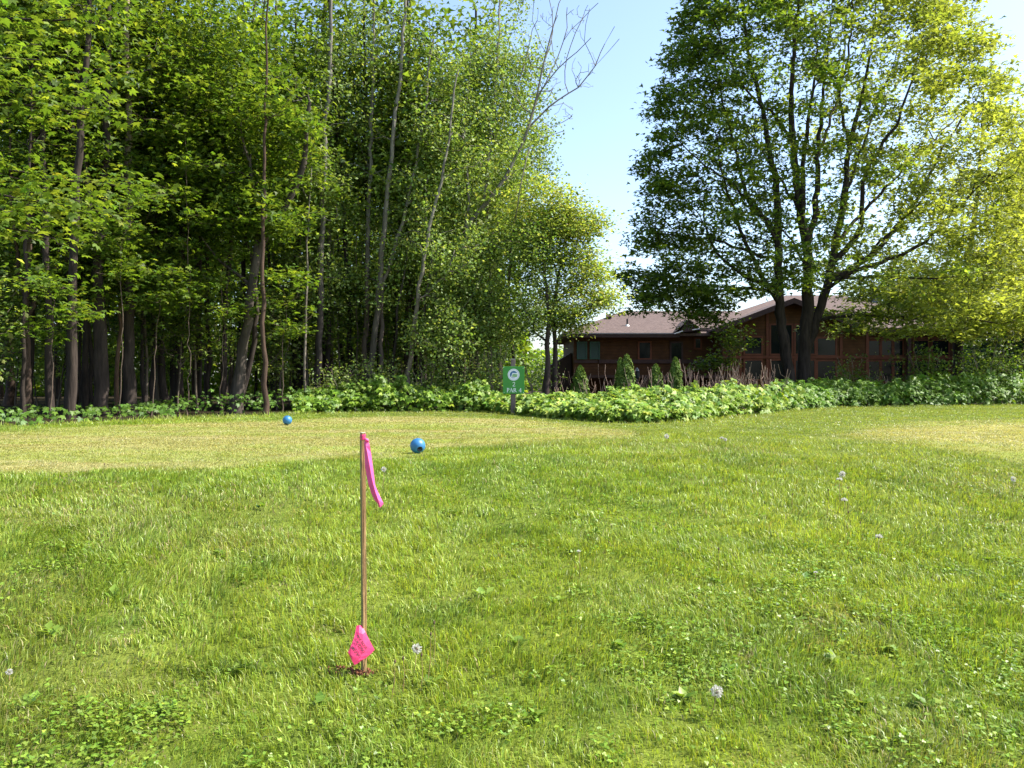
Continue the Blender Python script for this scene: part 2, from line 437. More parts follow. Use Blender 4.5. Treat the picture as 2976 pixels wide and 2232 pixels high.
for d0, d1, dens, wdt in [(1.6, 3.2, 15000, .0034), (3.2, 5.0, 11000, .0042), (5.0, 8.0, 5600, .0058), (8.0, 13.0, 2600, .009), (13.0, 30.0, 800, .017)]:
    hw = .66 * d1 + 1.2; n = int(dens * 2 * hw * (d1 - d0))
    x = R.uniform(-hw, hw, n); y = R.uniform(d0, d1, n)
    keep = (y < edge_y(x) + .35) & (np.abs(x) < .66 * y + 1.3); x, y = x[keep], y[keep]
    # clumping
    cl = fbm(x, y, .13, 50); keep = R.random(len(x)) < .45 + .9 * sm((cl - .3) / .35); x, y, cl = x[keep], y[keep], cl[keep]
    t, t2 = tee_mask(x, y); n = len(x)
    tall = .020 + .026 * sm((fbm(x, y, .55, 54) - .3) / .4) + .020 * sm((cl - .45) / .25)
    tall *= 1 - .45 * sm((x - 1) / 6 + (y - 7) / 8)
    dst = np.minimum(np.hypot((x - SB[0]) / .075, (y - SB[1]) / .06), np.hypot((x - SB[0] + .10) / .06, (y - SB[1]) / .035)); tall *= .22 + .78 * sm(dst - .6)
    tall *= np.where(y > 12, .75, 1)
    h = tall * R.uniform(.55, 1.35, n); h = h + (.013 * R.uniform(.6, 1.4, n) - h) * t
    edge = np.abs(edge_y(x) - y) < .5; h = np.where(edge & (R.random(n) < .5), h * 1.9 + .02, h)
    bare = sm((fbm(x + 31, y + 7, .42, 60) - .70) / .06); h *= 1 - .6 * bare
    c = lawn_colour(x, y) * (1 + R.normal(0, .28, (n, 1)).clip(-.6, .8))
    straw = R.random(n) < (.035 + .10 * sm((fbm(x * .8 + 3, y, 1.3, 33) - .56) / .12) + .12 * t + .3 * bare)
    c[straw] = G_STRAW * R.uniform(.6, 1.15, (straw.sum(), 1)); c[:, 0] *= 1 + R.normal(0, .1, n); c = np.clip(c, .01, .8)
    lean = np.abs(R.normal(.55, .45, n))
    m = t > .5
    rough_p.append(blades(x[~m], y[~m], h[~m], wdt * R.uniform(.7, 1.3, (~m).sum()), c[~m], lean[~m], d1 <= 8))
    mown_p.append(blades(x[m], y[m], h[m], wdt * R.uniform(.7, 1.2, m.sum()), c[m], lean[m] * 1.3, False))
V, Fc, Cc = join(rough_p); tag(mesh('grass', V, Fc, M['grass'], None, Cc), 'rough green lawn grass around the survey stake', 'grass', kind='stuff')
V, Fc, Cc = join(mown_p); tag(mesh('mown_grass', V, Fc, M['grass'], None, Cc), 'short yellowish turf of the raised tee boxes', 'grass', kind='stuff')

# clover and broad leaved lawn weeds
n = 150000; y = 1.8 + 5.2 * R.random(n) ** 1.25; x = R.uniform(-1, 1, n) * (.66 * y + .8)
k_ = .55 * fbm(x, y, .7, 64) + .45 * fbm(x, y, .17, 67) + .10 * sm((x + .2) / 2.5) + .03 * sm((3.4 - y) / 1.2) - .10 * sm((y - 4.2) / 2)
keep = (k_ > .635 + R.normal(0, .06, n)) & (tee_mask(x, y)[0] < .2); x, y = x[keep], y[keep]; n = len(x)
z = height(x, y) + .012 + .030 * vnoise(x, y, .12, 70) + R.uniform(-.008, .008, n)
cen = np.stack([x, y, z], -1); a = R.uniform(0, 6.28, n); parts = []
nor = R.normal(0, .32, (n, 3)); nor[:, 2] += 1
cc = palette(n, [(.18, .29, .03), (.15, .25, .025), (.24, .34, .04)], None, .2)
for j in range(3):
    d = np.stack([np.cos(a + j * 2.1), np.sin(a + j * 2.1), np.full(n, -.05)], -1)
    parts.append(leaves(cen, nor, d, R.uniform(.006, .0115, n), 'round', cc))
V, Fc, Cc = join(parts); tag(mesh('clover', V, Fc, M['grass'], None, Cc), 'clover leaflets spread through the near lawn', 'clover', kind='stuff')
parts = []
spots = [(2340, 1690), (2365, 1675), (1500, 1880), (1260, 2000), (1980, 2040), (90, 2060), (700, 1960), (2790, 1850), (640, 1620), (1620, 1760), (2120, 1960), (2500, 2050), (1400, 1740), (930, 2060), (330, 1740), (2600, 1900), (2230, 1840), (1040, 1560), (480, 2080), (1810, 1890), (2700, 2060), (150, 1850), (1720, 1560), (2880, 1640), (1330, 1500), (760, 1480), (2080, 1700), (300, 1560), (1560, 2090), (2420, 1930)]
for sx, sy in spots:
    g0 = ground_hit(sx, sy); m = R.integers(6, 12); a = R.uniform(0, 6.28, m)
    cen = np.tile(g0 + [0, 0, .012], (m, 1)) + R.normal(0, .008, (m, 3)); d = np.stack([np.cos(a), np.sin(a), R.uniform(.1, .8, m)], -1)
    nor = np.stack([-np.cos(a) * .5, -np.sin(a) * .5, np.ones(m)], -1) + R.normal(0, .2, (m, 3))
    parts.append(leaves(cen, nor, d, R.uniform(.03, .06, m), 'oval', palette(m, [(.15, .25, .03), (.19, .29, .04)])))
V, Fc, Cc = join(parts); tag(mesh('lawn_weeds', V, Fc, M['grass'], None, Cc), 'broad leaved weed rosettes dotted about the rough lawn', 'weeds', kind='stuff')

#@@STAKE
# ------------------------------------------------------------------ survey stake with ribbon
sb = ground_hit(1057, 1955); ds = sb[1]
def SP(px, py, dd=0.0): return P(px, py, ds + dd) - sb
stake = empty('survey_stake', sb); tag(stake, 'tall weathered wooden stake with pink ribbon tied at its top', 'stake')
zt = SP(1057, 1258)[2]; m = MB()
rot = math.radians(38); ax, ay = .0088, .0072
def rq(x, y, lean): return (x * math.cos(rot) - y * math.sin(rot) + lean, x * math.sin(rot) + y * math.cos(rot))
b = len(m.V); nseg = 26; rs = np.random.default_rng(4)
for i_ in range(nseg + 1):
    t = i_ / nseg; z = -.12 + (zt + .12) * t; ln = .0016 * math.sin(t * 5) - .002 * t
    for (sx, sy) in ((-1, -1), (1, -1), (1, 1), (-1, 1)):
        w = 1 + rs.normal(0, .03); X, Y = rq(sx * ax * w, sy * ay * w, ln); m.V.append((X, Y, z))
for i_ in range(nseg):
    for j in range(4):
        j2 = (j + 1) % 4; m.F.append((b+i_*4+j, b+i_*4+j2, b+(i_+1)*4+j2, b+(i_+1)*4+j))
m.F.append((b+3, b+2, b+1, b)); e = b + nseg * 4; m.F.append((e, e+1, e+2, e+3))
shaft = m.build('shaft', M['wood'], stake)
shaft.data.materials.append(M['wood_green'])
for p in shaft.data.polygons:
    if p.normal.x < -.45 and abs(p.normal.z) < .5: p.material_index = 1
cap = MB(); cz = zt
cap.V = [(*rq(sx * ax * .98, sy * ay * .98, -.003), zz) for zz in (cz, cz + .0015) for sx, sy in ((-1, -1), (1, -1), (1, 1), (-1, 1))]
cap.F = [(3, 2, 1, 0), (4, 5, 6, 7), (0, 1, 5, 4), (1, 2, 6, 5), (2, 3, 7, 6), (3, 0, 4, 7)]
cap.build('cut_end', plain('cut_wood', (.62, .55, .42), .8), stake)
def plastic(name, c, trans=.35):
    mm, nt, out = newmat(name); L = nt.links
    pb = N(nt, 'ShaderNodeBsdfPrincipled', Roughness=.38); pb.inputs['Base Color'].default_value = (*c, 1)
    tr = N(nt, 'ShaderNodeBsdfTranslucent', Color=(*c, 1)); mx = N(nt, 'ShaderNodeMixShader', Fac=trans)
    no = N(nt, 'ShaderNodeTexNoise', Scale=60.0); bp = N(nt, 'ShaderNodeBump', Strength=.25); bp.inputs['Distance'].default_value = .004
    L.new(no.outputs['Fac'], bp.inputs['Height']); L.new(bp.outputs[0], pb.inputs['Normal'])
    L.new(pb.outputs[0], mx.inputs[1]); L.new(tr.outputs[0], mx.inputs[2]); L.new(mx.outputs[0], out.inputs['Surface']); return mm
M['pink'] = plastic('pink_ribbon', (.90, .14, .42)); M['pinkf'] = plastic('pink_flag', (.90, .07, .22), .3)
# ribbon: left edge, fold, right edge down its length
rib = [((1059, 1283, -.012), (1063, 1280, -.016), (1069, 1280, -.012)), ((1059, 1300, -.014), (1064, 1297, -.020), (1075, 1296, -.012)),
       ((1060, 1320, -.014), (1068, 1318, -.024), (1078, 1316, -.008)), ((1061, 1350, -.016), (1074, 1352, -.028), (1083, 1352, -.010)),
       ((1065, 1380, -.014), (1079, 1382, -.026), (1087, 1384, -.012)), ((1071, 1408, -.018), (1085, 1408, -.030), (1090, 1410, -.012)),
       ((1079, 1432, -.016), (1091, 1430, -.030), (1098, 1430, -.012)), ((1088, 1452, -.014), (1099, 1452, -.028), (1107, 1448, -.010)),
       ((1098, 1464, -.014), (1104, 1468, -.022), (1114, 1462, -.010)), ((1101, 1473, -.012), (1105, 1475, -.018), (1113, 1467, -.010))]
V = []
for row in rib:
    for q in row: V.append(SP(q[0], q[1], q[2]))
Fc = []
for i_ in range(len(rib) - 1):
    for j in range(2): a = i_ * 3 + j; Fc.append((a, a+1, a+4, a+3))
o = mesh('ribbon', V, Fc, M['pink'], stake, smooth=False)
s_ = o.modifiers.new('solid', 'SOLIDIFY'); s_.thickness = .0007
# knot wrapped round the shaft
V, Fc = [], []
for i_, (z, gr) in enumerate(((zt - .028, 1.16), (zt - .024, 1.26), (zt - .016, 1.2), (zt - .010, 1.3), (zt - .005, 1.15))):
    for k_2 in range(12):
        t = k_2 / 12 * 2 * math.pi; q = (abs(math.cos(t)) ** 4 + abs(math.sin(t)) ** 4) ** -.25
        X, Y = rq(math.cos(t) * q * ax * gr, math.sin(t) * q * ay * gr, -.003); V.append((X, Y, z + .0018 * math.sin(3 * t + i_)))
for i_ in range(4):
    for j in range(12): Fc.append((i_*12+j, i_*12+(j+1) % 12, (i_+1)*12+(j+1) % 12, (i_+1)*12+j))
mesh('ribbon_band', V, Fc, M['pinkf'], stake, smooth=True)
m = MB(); kp = SP(1066, 1279, -.013)
m.tube([kp + [-.008, 0, .006], kp + [-.003, -.003, .003], kp + [.003, -.003, -.001], kp + [.007, 0, -.006]], [.003, .006, .0065, .003], 8)
m.build('knot', M['pink'], stake, smooth=True)

# ------------------------------------------------------------------ pin flag leaning on the stake foot
fb = ground_hit(1046, 1952); fb[1] = ds - .03; fb[2] = float(height(fb[0], fb[1]))
flag = empty('marker_flag', fb); tag(flag, 'small creased pink surveyor flag at the foot of the wooden stake', 'flag')
def FP(px, py, dd=0.0): return P(px, py, ds - .030 + dd + (px - 1046) * .00055 - (py - 1860) * .00030) - fb
gridpx = [  # rows run along the writing, from the top corner to the lower edge
    [(1036, 1818.5, .010), (1044, 1817, .004), (1052, 1817.5, .010), (1060, 1833, .006)],
    [(1033, 1836, .004), (1043, 1838, -.004), (1054, 1843, -.006), (1062, 1837, -.002)],
    [(1028, 1857, .0), (1041, 1864, -.006), (1056, 1874, -.008), (1076, 1865, -.002)],
    [(1019, 1878, -.002), (1033, 1886, -.008), (1051, 1897, -.006), (1088.5, 1888.5, .002)],
    [(1011, 1896, .002), (1022, 1906, -.006), (1043, 1912, -.006), (1078, 1900, .002)],
    [(1017, 1909, .002), (1023, 1919, -.002), (1044, 1920, -.004), (1062, 1913, .002)],
    [(1024, 1922, .004), (1030.5, 1933, .002), (1038, 1929, .0), (1055, 1917, .004)]]
V = [FP(*q) for row in gridpx for q in row]
Fc = [(i_*4+j, i_*4+j+1, (i_+1)*4+j+1, (i_+1)*4+j) for i_ in range(6) for j in range(3)]
o = mesh('flag', V, Fc, M['pinkf'], flag); s_ = o.modifiers.new('solid', 'SOLIDIFY'); s_.thickness = .0006
m = MB(); m.tube([FP(1052, 1812, .012), FP(1058, 1850, .014), FP(1066, 1900, .014), (0.004, .02, -.04)], [.0012] * 4, 6); m.build('wire', plain('wire', (.12, .10, .09), .4, Metallic=.8), flag)
def text_mesh(name, body, size, mat, parent, origin, xdir, ydir, extr=.0003, align='LEFT'):
    cu = bpy.data.curves.new(name, 'FONT'); cu.body = body; cu.size = size; cu.extrude = extr; cu.align_x = align; cu.offset = size * .03
    t = bpy.data.objects.new(name + '_tmp', cu); C.objects.link(t)
    bpy.context.view_layer.update()
    me = bpy.data.meshes.new_from_object(t.evaluated_get(bpy.context.evaluated_depsgraph_get()))
    bpy.data.objects.remove(t)
    v = np.zeros(len(me.vertices) * 3); me.vertices.foreach_get('co', v); v = v.reshape(-1, 3)
    X = np.array(xdir, float); X /= np.linalg.norm(X); Y = np.array(ydir, float); Y /= np.linalg.norm(Y); Z = np.cross(X, Y)
    w = np.array(origin) + v[:, :1] * X + v[:, 1:2] * Y + v[:, 2:3] * Z
    me.vertices.foreach_set('co', w.astype(np.float32).ravel()); me.update(); me.materials.clear(); me.materials.append(mat); me.name = name
    o = bpy.data.objects.new(name, me); C.objects.link(o); o.parent = parent; return o
ink = plain('black_ink', (.015, .008, .012), .6)
wx = math.cos(math.radians(-56)); wz = math.sin(math.radians(-56))
for body, px, py, dd in (('PINE RIDGE', 1035.5, 1848, -.0165), ('SURVEYING', 1029, 1858, -.0165), ('582-2969', 1019.5, 1881, -.0165)):
    text_mesh('lettering', body, .0125, ink, flag, FP(px, py, dd), FP(px + 24, py + 35.6, dd) - FP(px, py, dd), FP(px + 35.6, py - 24, dd) - FP(px, py, dd), .0002)

# disturbed earth at the foot
V, Fc = [], []; b = 0
rs = np.random.default_rng(12)
for _ in range(110):
    px = rs.normal(1050, 22) if rs.random() < .8 else rs.normal(975, 25); py = rs.normal(1958, 7)
    c = ground_hit(px, py); r = rs.uniform(.003, .010)
    ico = np.array([(0, 0, 1), (.9, 0, .2), (0, .9, .2), (-.9, 0, .2), (0, -.9, .2), (0, 0, -1)]) * r * rs.uniform(.6, 1.3, (6, 1)); V += list(ico + c + [0, 0, .006])
    Fc += [(b, b+1, b+2), (b, b+2, b+3), (b, b+3, b+4), (b, b+4, b+1), (b+5, b+2, b+1), (b+5, b+3, b+2), (b+5, b+4, b+3), (b+5, b+1, b+4)]; b += 6
tag(mesh('soil_crumbs', V, Fc, M['soil'], None), 'reddish loose soil crumbs around the foot of the stake', 'soil', kind='stuff')

#@@BALLS
# ------------------------------------------------------------------ tee marker balls
def ballmat():
    mm, nt, out = newmat('blue_ball_paint'); L = nt.links
    tc = N(nt, 'ShaderNodeTexCoord'); no = N(nt, 'ShaderNodeTexNoise', Scale=9.0, Detail=6.0); L.new(tc.outputs['Object'], no.inputs['Vector'])
    rp = N(nt, 'ShaderNodeValToRGB'); e = rp.color_ramp.elements; e[0].color = (.018, .115, .26, 1); e[0].position = .3; e[1].color = (.03, .18, .40, 1); e[1].position = .62
    L.new(no.outputs['Fac'], rp.inputs[0]); pb = N(nt, 'ShaderNodeBsdfPrincipled', Roughness=.45); L.new(rp.outputs[0], pb.inputs['Base Color']); L.new(pb.outputs[0], out.inputs[0]); return mm
M['blue'] = ballmat(); M['black'] = plain('black_rubber', (.012, .012, .014), .55)
def ball(cpx, cpy, base, r, label, socket):
    b_ = ground_hit(cpx, base); root = empty('tee_marker', b_); tag(root, label, 'tee marker', 'blue tee marker balls')
    V, Fc = [], []; nu, nv = 40, 24
    rr = math.radians
    R1 = np.array([[1, 0, 0], [0, 1, 0], [0, 0, 1]], float)
    if socket is not None:          # polar axis points to the socket
        zax = np.array(socket, float); zax /= np.linalg.norm(zax); xa = np.cross([0, 0, 1], zax); xa /= np.linalg.norm(xa); ya = np.cross(zax, xa); R1 = np.stack([xa, ya, zax], 1)
    prof = [(math.sin(t) * r, math.cos(t) * r) for t in np.linspace(.40, math.pi, nv)]
    prof = [(r * .20, r * .80), (r * .30, r * .86), (r * .36, r * .935)] + prof
    for (a_, z_) in prof:
        for j in range(nu): t = j / nu * 2 * math.pi; V.append(R1 @ np.array([a_ * math.cos(t), a_ * math.sin(t), z_]) + [0, 0, r * .97])
    for i_ in range(len(prof) - 1):
        for j in range(nu): Fc.append((i_*nu+j, (i_+1)*nu+j, (i_+1)*nu+(j+1) % nu, i_*nu+(j+1) % nu))
    mesh('ball', V, Fc, M['blue'], root, smooth=True)
    V, Fc = [], []
    for (a_, z_) in ((r * .375, r * .925), (r * .36, r * .95), (r * .30, r * .955), (r * .24, r * .90), (r * .22, r * .70), (0.0005, r * .68)):
        for j in range(24): t = j / 24 * 2 * math.pi; V.append(R1 @ np.array([a_ * math.cos(t), a_ * math.sin(t), z_]) + [0, 0, r * .97])
    for i_ in range(5):
        for j in range(24): Fc.append((i_*24+j, (i_+1)*24+j, (i_+1)*24+(j+1) % 24, i_*24+(j+1) % 24))
    mesh('socket', V, Fc, M['black'], root, smooth=True)
ball(1214, 1297, 1317, .0745, 'larger looking blue ball with dark socket, nearer on the tee', (.42, -.85, -.42))
ball(835, 1222, 1234.5, .0775, 'blue ball at the far edge of the tee near the woods', (-.1, -.5, -.86))

#@@SIGN
# ------------------------------------------------------------------ tee sign
DS = 18.3
def SG(px, py): return P(px, py, DS)
sbase = np.array([SG(1491, 1160)[0], DS + .06, PLAT])
sign = empty('tee_sign', sbase); tag(sign, 'green tee sign on a dark wooden post behind the hedge', 'sign')
w2 = 6.8 * DS / F; post = MB(); zt_ = SG(0, 1044)[2] - sbase[2]
post.box(-w2, w2, -.0, .10, -.3, zt_); post.build('post', M['post'], sign, bevel=.006)
m = MB(); m.box(-w2 - .004, w2 + .004, -.004, .104, zt_, zt_ + .012); m.build('post_cap', plain('weathered_cap', (.45, .42, .40), .8), sign)
def SL(px, py, dy=0.0): q = SG(px, py); return np.array([q[0] - sbase[0], -.035 + dy, q[2] - sbase[2]])
signgreen = noisemat('sign_green', (.035, .22, .025), (.042, .25, .03), scale=4, bump=0, rough=.42, spec=.5)
a = SL(1461.5, 1144.5); b_ = SL(1524, 1065)
panel = MB(); panel.box(a[0], b_[0], -.032, -.004, a[2], b_[2]); pn = panel.build('panel', signgreen, sign, bevel=.004)
white = plain('sign_white', (.78, .80, .80), .5); blue = plain('emblem_blue', (.035, .13, .30), .5); lilac = plain('emblem_lilac', (.42, .42, .62), .5); grn2 = plain('emblem_green', (.12, .34, .06), .5)
def disc(cx, cy, r, y, n=40, a0=0, a1=2 * math.pi, inner=0):
    pts = [(cx + r * math.cos(t), y, cy + r * math.sin(t)) for t in np.linspace(a0, a1, n, endpoint=(a1 - a0) < 6.2)]
    if inner: pts += [(cx + inner * math.cos(t), y, cy + inner * math.sin(t)) for t in np.linspace(a1, a0, n)]
    return pts
ec = SL(1492.8, 1089); er = 17.3 * DS / F
def flatpart(name, polys, mat, y, th=-.0025):
    m = MB()
    for p in polys: m.slab([(q[0], y, q[-1]) for q in p], (0, th, 0))
    return m.build(name, mat, pn)
flatpart('emblem_disc', [disc(ec[0], ec[2], er, 0)], white, -.0325)
flatpart('emblem_ring', [disc(ec[0], ec[2], er * .90, 0, 40, 0, 2 * math.pi - .001, er * .84)], lilac, -.0355, -.0015)
u = er
flatpart('emblem_sky', [disc(ec[0], ec[2], er * .64, 0, 30, math.radians(20), math.radians(215))], blue, -.0355, -.0015)
flatpart('emblem_water', [[(ec[0] - .50*u, 0, ec[2] - .40*u), (ec[0] + .30*u, 0, ec[2] - .44*u), (ec[0] + .18*u, 0, ec[2] - .58*u), (ec[0] - .15*u, 0, ec[2] - .62*u), (ec[0] - .38*u, 0, ec[2] - .52*u)]], lilac, -.0355, -.0015)
flatpart('emblem_field', [[(ec[0] - .22*u, 0, ec[2] + .10*u), (ec[0] + .62*u, 0, ec[2] + .06*u), (ec[0] + .60*u, 0, ec[2] - .24*u), (ec[0] + .45*u, 0, ec[2] - .36*u), (ec[0] - .32*u, 0, ec[2] - .30*u)]], grn2, -.0372, -.0015)
flatpart('emblem_band', [[(ec[0] - .42*u, 0, ec[2] - .38*u), (ec[0] - .22*u, 0, ec[2] + .30*u), (ec[0] + .60*u, 0, ec[2] + .28*u), (ec[0] + .62*u, 0, ec[2] + .12*u), (ec[0] - .16*u, 0, ec[2] + .14*u), (ec[0] - .30*u, 0, ec[2] - .36*u)],
                        [(ec[0] - .18*u, 0, ec[2] - .02*u), (ec[0] + .60*u, 0, ec[2] - .05*u), (ec[0] + .60*u, 0, ec[2] - .10*u), (ec[0] - .19*u, 0, ec[2] - .08*u)]], white, -.0389, -.0012)
# serif lettering drawn stroke by stroke in a unit cell
def strokes(name, glyph, ox, oz, h):
    m = MB()
    def S(x0, z0, x1, z1, w):
        d = np.array([x1 - x0, z1 - z0]); L = np.linalg.norm(d) + 1e-9; nrm = np.array([-d[1], d[0]]) / L * w / 2
        q = [(x0 + nrm[0], z0 + nrm[1]), (x0 - nrm[0], z0 - nrm[1]), (x1 - nrm[0], z1 - nrm[1]), (x1 + nrm[0], z1 + nrm[1])]
        m.slab([(ox + a * h, -.0328, oz + b * h) for a, b in q], (0, -.002 - .0002 * len(m.F) / 60, 0))
    for s in glyph: S(*s)
    m.build(name, white, pn)
def arc(cx, cz, rx, rz, a0, a1, w0, w1, n=9):
    t = np.radians(np.linspace(a0, a1, n + 1)); return [(cx + rx*math.cos(t[i]), cz + rz*math.sin(t[i]), cx + rx*math.cos(t[i+1]), cz + rz*math.sin(t[i+1]), w0 + (w1-w0)*math.sin(math.pi*(i+.5)/n)) for i in range(n)]
gP = [(.14, 0, .14, 1, .15), (.0, .02, .30, .02, .06), (.0, .98, .3, .98, .06)] + arc(.22, .73, .33, .25, 95, -95, .07, .15)
gA = [(.08, .03, .42, .99, .07), (.40, 1.0, .76, .03, .16), (.2, .34, .62, .34, .06), (-.02, .02, .2, .02, .06), (.62, .02, .92, .02, .06)]
gR = gP + [(.34, .5, .74, .02, .15)]
g4 = [(.46, 0, .46, 1.0, .14), (.46, .98, .02, .32, .08), (.0, .30, .68, .30, .09), (.34, .02, .6, .02, .05)]
g2 = arc(.3, .72, .24, .26, 170, -40, .08, .13) + [(.49, .56, .08, .08, .11), (.05, .05, .6, .05, .11), (.6, .05, .63, .2, .06)]
hl = 12 * DS / F
for gph, px in ((gP, 1473), (gA, 1481), (gR, 1492), (g4, 1508)): q = SL(px, 1140); strokes('lettering', gph, q[0], q[2], hl)
q = SL(1489.5, 1123); strokes('numeral', g2, q[0], q[2], 12.5 * DS / F)
for px, py in ((1464, 1067.5), (1520.5, 1070), (1465, 1141), (1521.5, 1141.5)):
    q = SL(px, py); m = MB(); m.tube([(q[0], -.032, q[2]), (q[0], -.037, q[2])], [.008, .006], 8); m.build('screw', plain('screw', (.7, .7, .68), .35), pn)

#@@DANDELIONS
# ------------------------------------------------------------------ dandelions gone to seed, spent stalks
M['fluff'] = leafmat('seed_fluff', trans=.4, tint=(1, 1, 1), rough=.9, spec=.1); M['stem'] = plain('dandelion_stem', (.26, .17, .07), .6); M['spent'] = plain('spent_head', (.10, .055, .035), .9)
def dandelion(hpx, hpy, bpx, bpy_, r, label, full=True):
    b_ = ground_hit(bpx, bpy_); h = P(hpx, hpy, b_[1]) - b_; root = empty('dandelion', b_); tag(root, label, 'dandelion', 'dandelions gone to seed in the lawn')
    m = MB(); m.tube([(0, 0, -.01), h * .5 + [.004, 0, 0], h - [0, 0, r * .3]], [.0016, .0014, .0012], 6); m.build('stem', M['stem'], root, smooth=True)
    rs = np.random.default_rng(int(hpx)); n = 230 if full else 120
    v = rs.normal(0, 1, (n, 3)); v /= np.linalg.norm(v, axis=1, keepdims=True)
    if not full: v[:, 2] = np.abs(v[:, 2]) * .8 - .1
    cen = h + v * r * rs.uniform(.45, .92, (n, 1)); V, Fc, Cc = leaves(cen, np.cross(v, rs.normal(0, 1, (n, 3))), v, r * rs.uniform(.25, .5, n), 'oval', np.full((n, 3), .62) * rs.uniform(.8, 1.1, (n, 1)) * [1, .97, .9])
    sh = mesh('seed_head', V, Fc, M['fluff'], root, Cc)
    m = MB(); m.tube([h - [0, 0, r * .45], h, h + [0, 0, r * .25]], [r * .15, r * .3, r * .1], 8); m.build('receptacle', M['spent'], sh)
for a in [(1115, 1364, 1111, 1432, .017, 'pale dandelion clock just right of the pink ribbon', True),
          (2448, 1378, 2441, 1478, .021, 'uppermost white dandelion clock of the cluster on the right lawn', True),
          (2440, 1394, 2436, 1496, .018, 'flattened dandelion clock just below the uppermost one on the right lawn', False),
          (2454, 1454, 2455, 1545, .019, 'spread dandelion clock below the pair on the right lawn', False),
          (2554, 1561, 2549, 1640, .020, 'white dandelion clock standing alone below the right lawn cluster', False),
          (2945, 1392, 2941, 1452, .019, 'dandelion clock close to the right edge of the lawn', True),
          (1682, 1603, 1684, 1680, .011, 'half blown white dandelion clock in the middle of the lawn', False),
          (1211, 1885, 1196, 1985, .017, 'brownish dandelion clock right of the pink flag', True),
          (2083, 2010, 2062, 2092, .019, 'big round dandelion clock at the lower right of the lawn', True),
          (27, 1953, 23, 2005, .011, 'small dandelion clock at the lower left edge', True),
          (1937, 1268, 1937, 1287, .026, 'faint dandelion clock right of the tee end, farthest left of three', True),
          (2097, 1274, 2096, 1293, .022, 'white dandelion clock on far lawn below the dark tree', False),
          (2108, 1277, 2108, 1296, .016, 'small dandelion clock beside a larger one on far lawn', True),
          (2370, 1664, 2366, 1700, .010, 'tiny white dandelion clock over broad weed leaves', False)]: dandelion(*a)
def stalk(hpx, hpy, bpx, bpy_, label):
    b_ = ground_hit(bpx, bpy_); h = P(hpx, hpy, b_[1]) - b_; root = empty('spent_stalk', b_); tag(root, label, 'stalk', 'spent brown flower stalks in the lawn')
    m = MB(); m.tube([(0, 0, -.01), h * .5 + [.006, 0, 0], h], [.0017, .0014, .001], 6); m.build('stem', M['stem'], root)
    m = MB(); m.tube([h - [0, 0, .004], h + [0, 0, .003], h + [.001, 0, .012]], [.002, .0045, .0015], 7); m.build('seed_pod', M['spent'], root)
for a in [(1262, 1812, 1258, 1935), (1252, 1845, 1240, 2000), (1172, 1915, 1170, 2010), (1148, 1925, 1135, 2040), (2303, 1438, 2297, 1500), (2464, 1420, 2462, 1500), (2408, 1425, 2398, 1530), (2088, 1597, 2083, 1690), (2500, 1520, 2508, 1590), (2466, 1490, 2470, 1570), (2710, 1363, 2708, 1400), (2590, 1775, 2583, 1850), (1225, 1905, 1222, 2015), (303, 1350, 292, 1385)]:
    stalk(*a, 'thin brown flower stalk with a spent seed head in the lawn')

#@@HOUSE
# ------------------------------------------------------------------ house
def siding(name, c):
    mm, nt, out = newmat(name); L = nt.links
    tc = N(nt, 'ShaderNodeTexCoord'); sp = N(nt, 'ShaderNodeSeparateXYZ'); L.new(tc.outputs['Object'], sp.inputs[0])
    mu = N(nt, 'ShaderNodeMath', operation='MULTIPLY'); mu.inputs[1].default_value = 1 / .18; L.new(sp.outputs['Z'], mu.inputs[0])
    fr = N(nt, 'ShaderNodeMath', operation='FRACT'); L.new(mu.outputs[0], fr.inputs[0])
    rp = N(nt, 'ShaderNodeValToRGB'); e = rp.color_ramp.elements; e[0].position = 0; e[0].color = (.35, .35, .35, 1); e[1].position = .14; e[1].color = (1, 1, 1, 1); L.new(fr.outputs[0], rp.inputs[0])
    no = N(nt, 'ShaderNodeTexNoise', Scale=2.5, Detail=6.0); L.new(tc.outputs['Object'], no.inputs['Vector'])
    r2 = N(nt, 'ShaderNodeValToRGB'); e = r2.color_ramp.elements; e[0].position = .3; e[0].color = (*[v * .75 for v in c], 1); e[1].position = .7; e[1].color = (*[v * 1.2 for v in c], 1); L.new(no.outputs['Fac'], r2.inputs[0])
    mx = N(nt, 'ShaderNodeVectorMath', operation='MULTIPLY'); L.new(rp.outputs[0], mx.inputs[0]); L.new(r2.outputs[0], mx.inputs[1])
    pb = N(nt, 'ShaderNodeBsdfPrincipled', Roughness=.8); pb.inputs['Specular IOR Level'].default_value = .2; L.new(mx.outputs[0], pb.inputs['Base Color'])
    bp = N(nt, 'ShaderNodeBump', Strength=.6); bp.inputs['Distance'].default_value = .02; L.new(fr.outputs[0], bp.inputs['Height']); L.new(bp.outputs[0], pb.inputs['Normal'])
    L.new(pb.outputs[0], out.inputs[0]); return mm
M['siding'] = siding('rust_siding', (.072, .031, .012)); M['siding2'] = siding('gable_siding', (.09, .039, .014))
M['trim'] = noisemat('rust_trim', (.10, .030, .013), (.15, .046, .019), scale=3, bump=0, rough=.7)
M['darktrim'] = noisemat('dark_trim', (.035, .018, .015), (.06, .03, .024), scale=3, bump=0, rough=.7)
M['greenframe'] = plain('green_frame', (.015, .06, .035), .5)
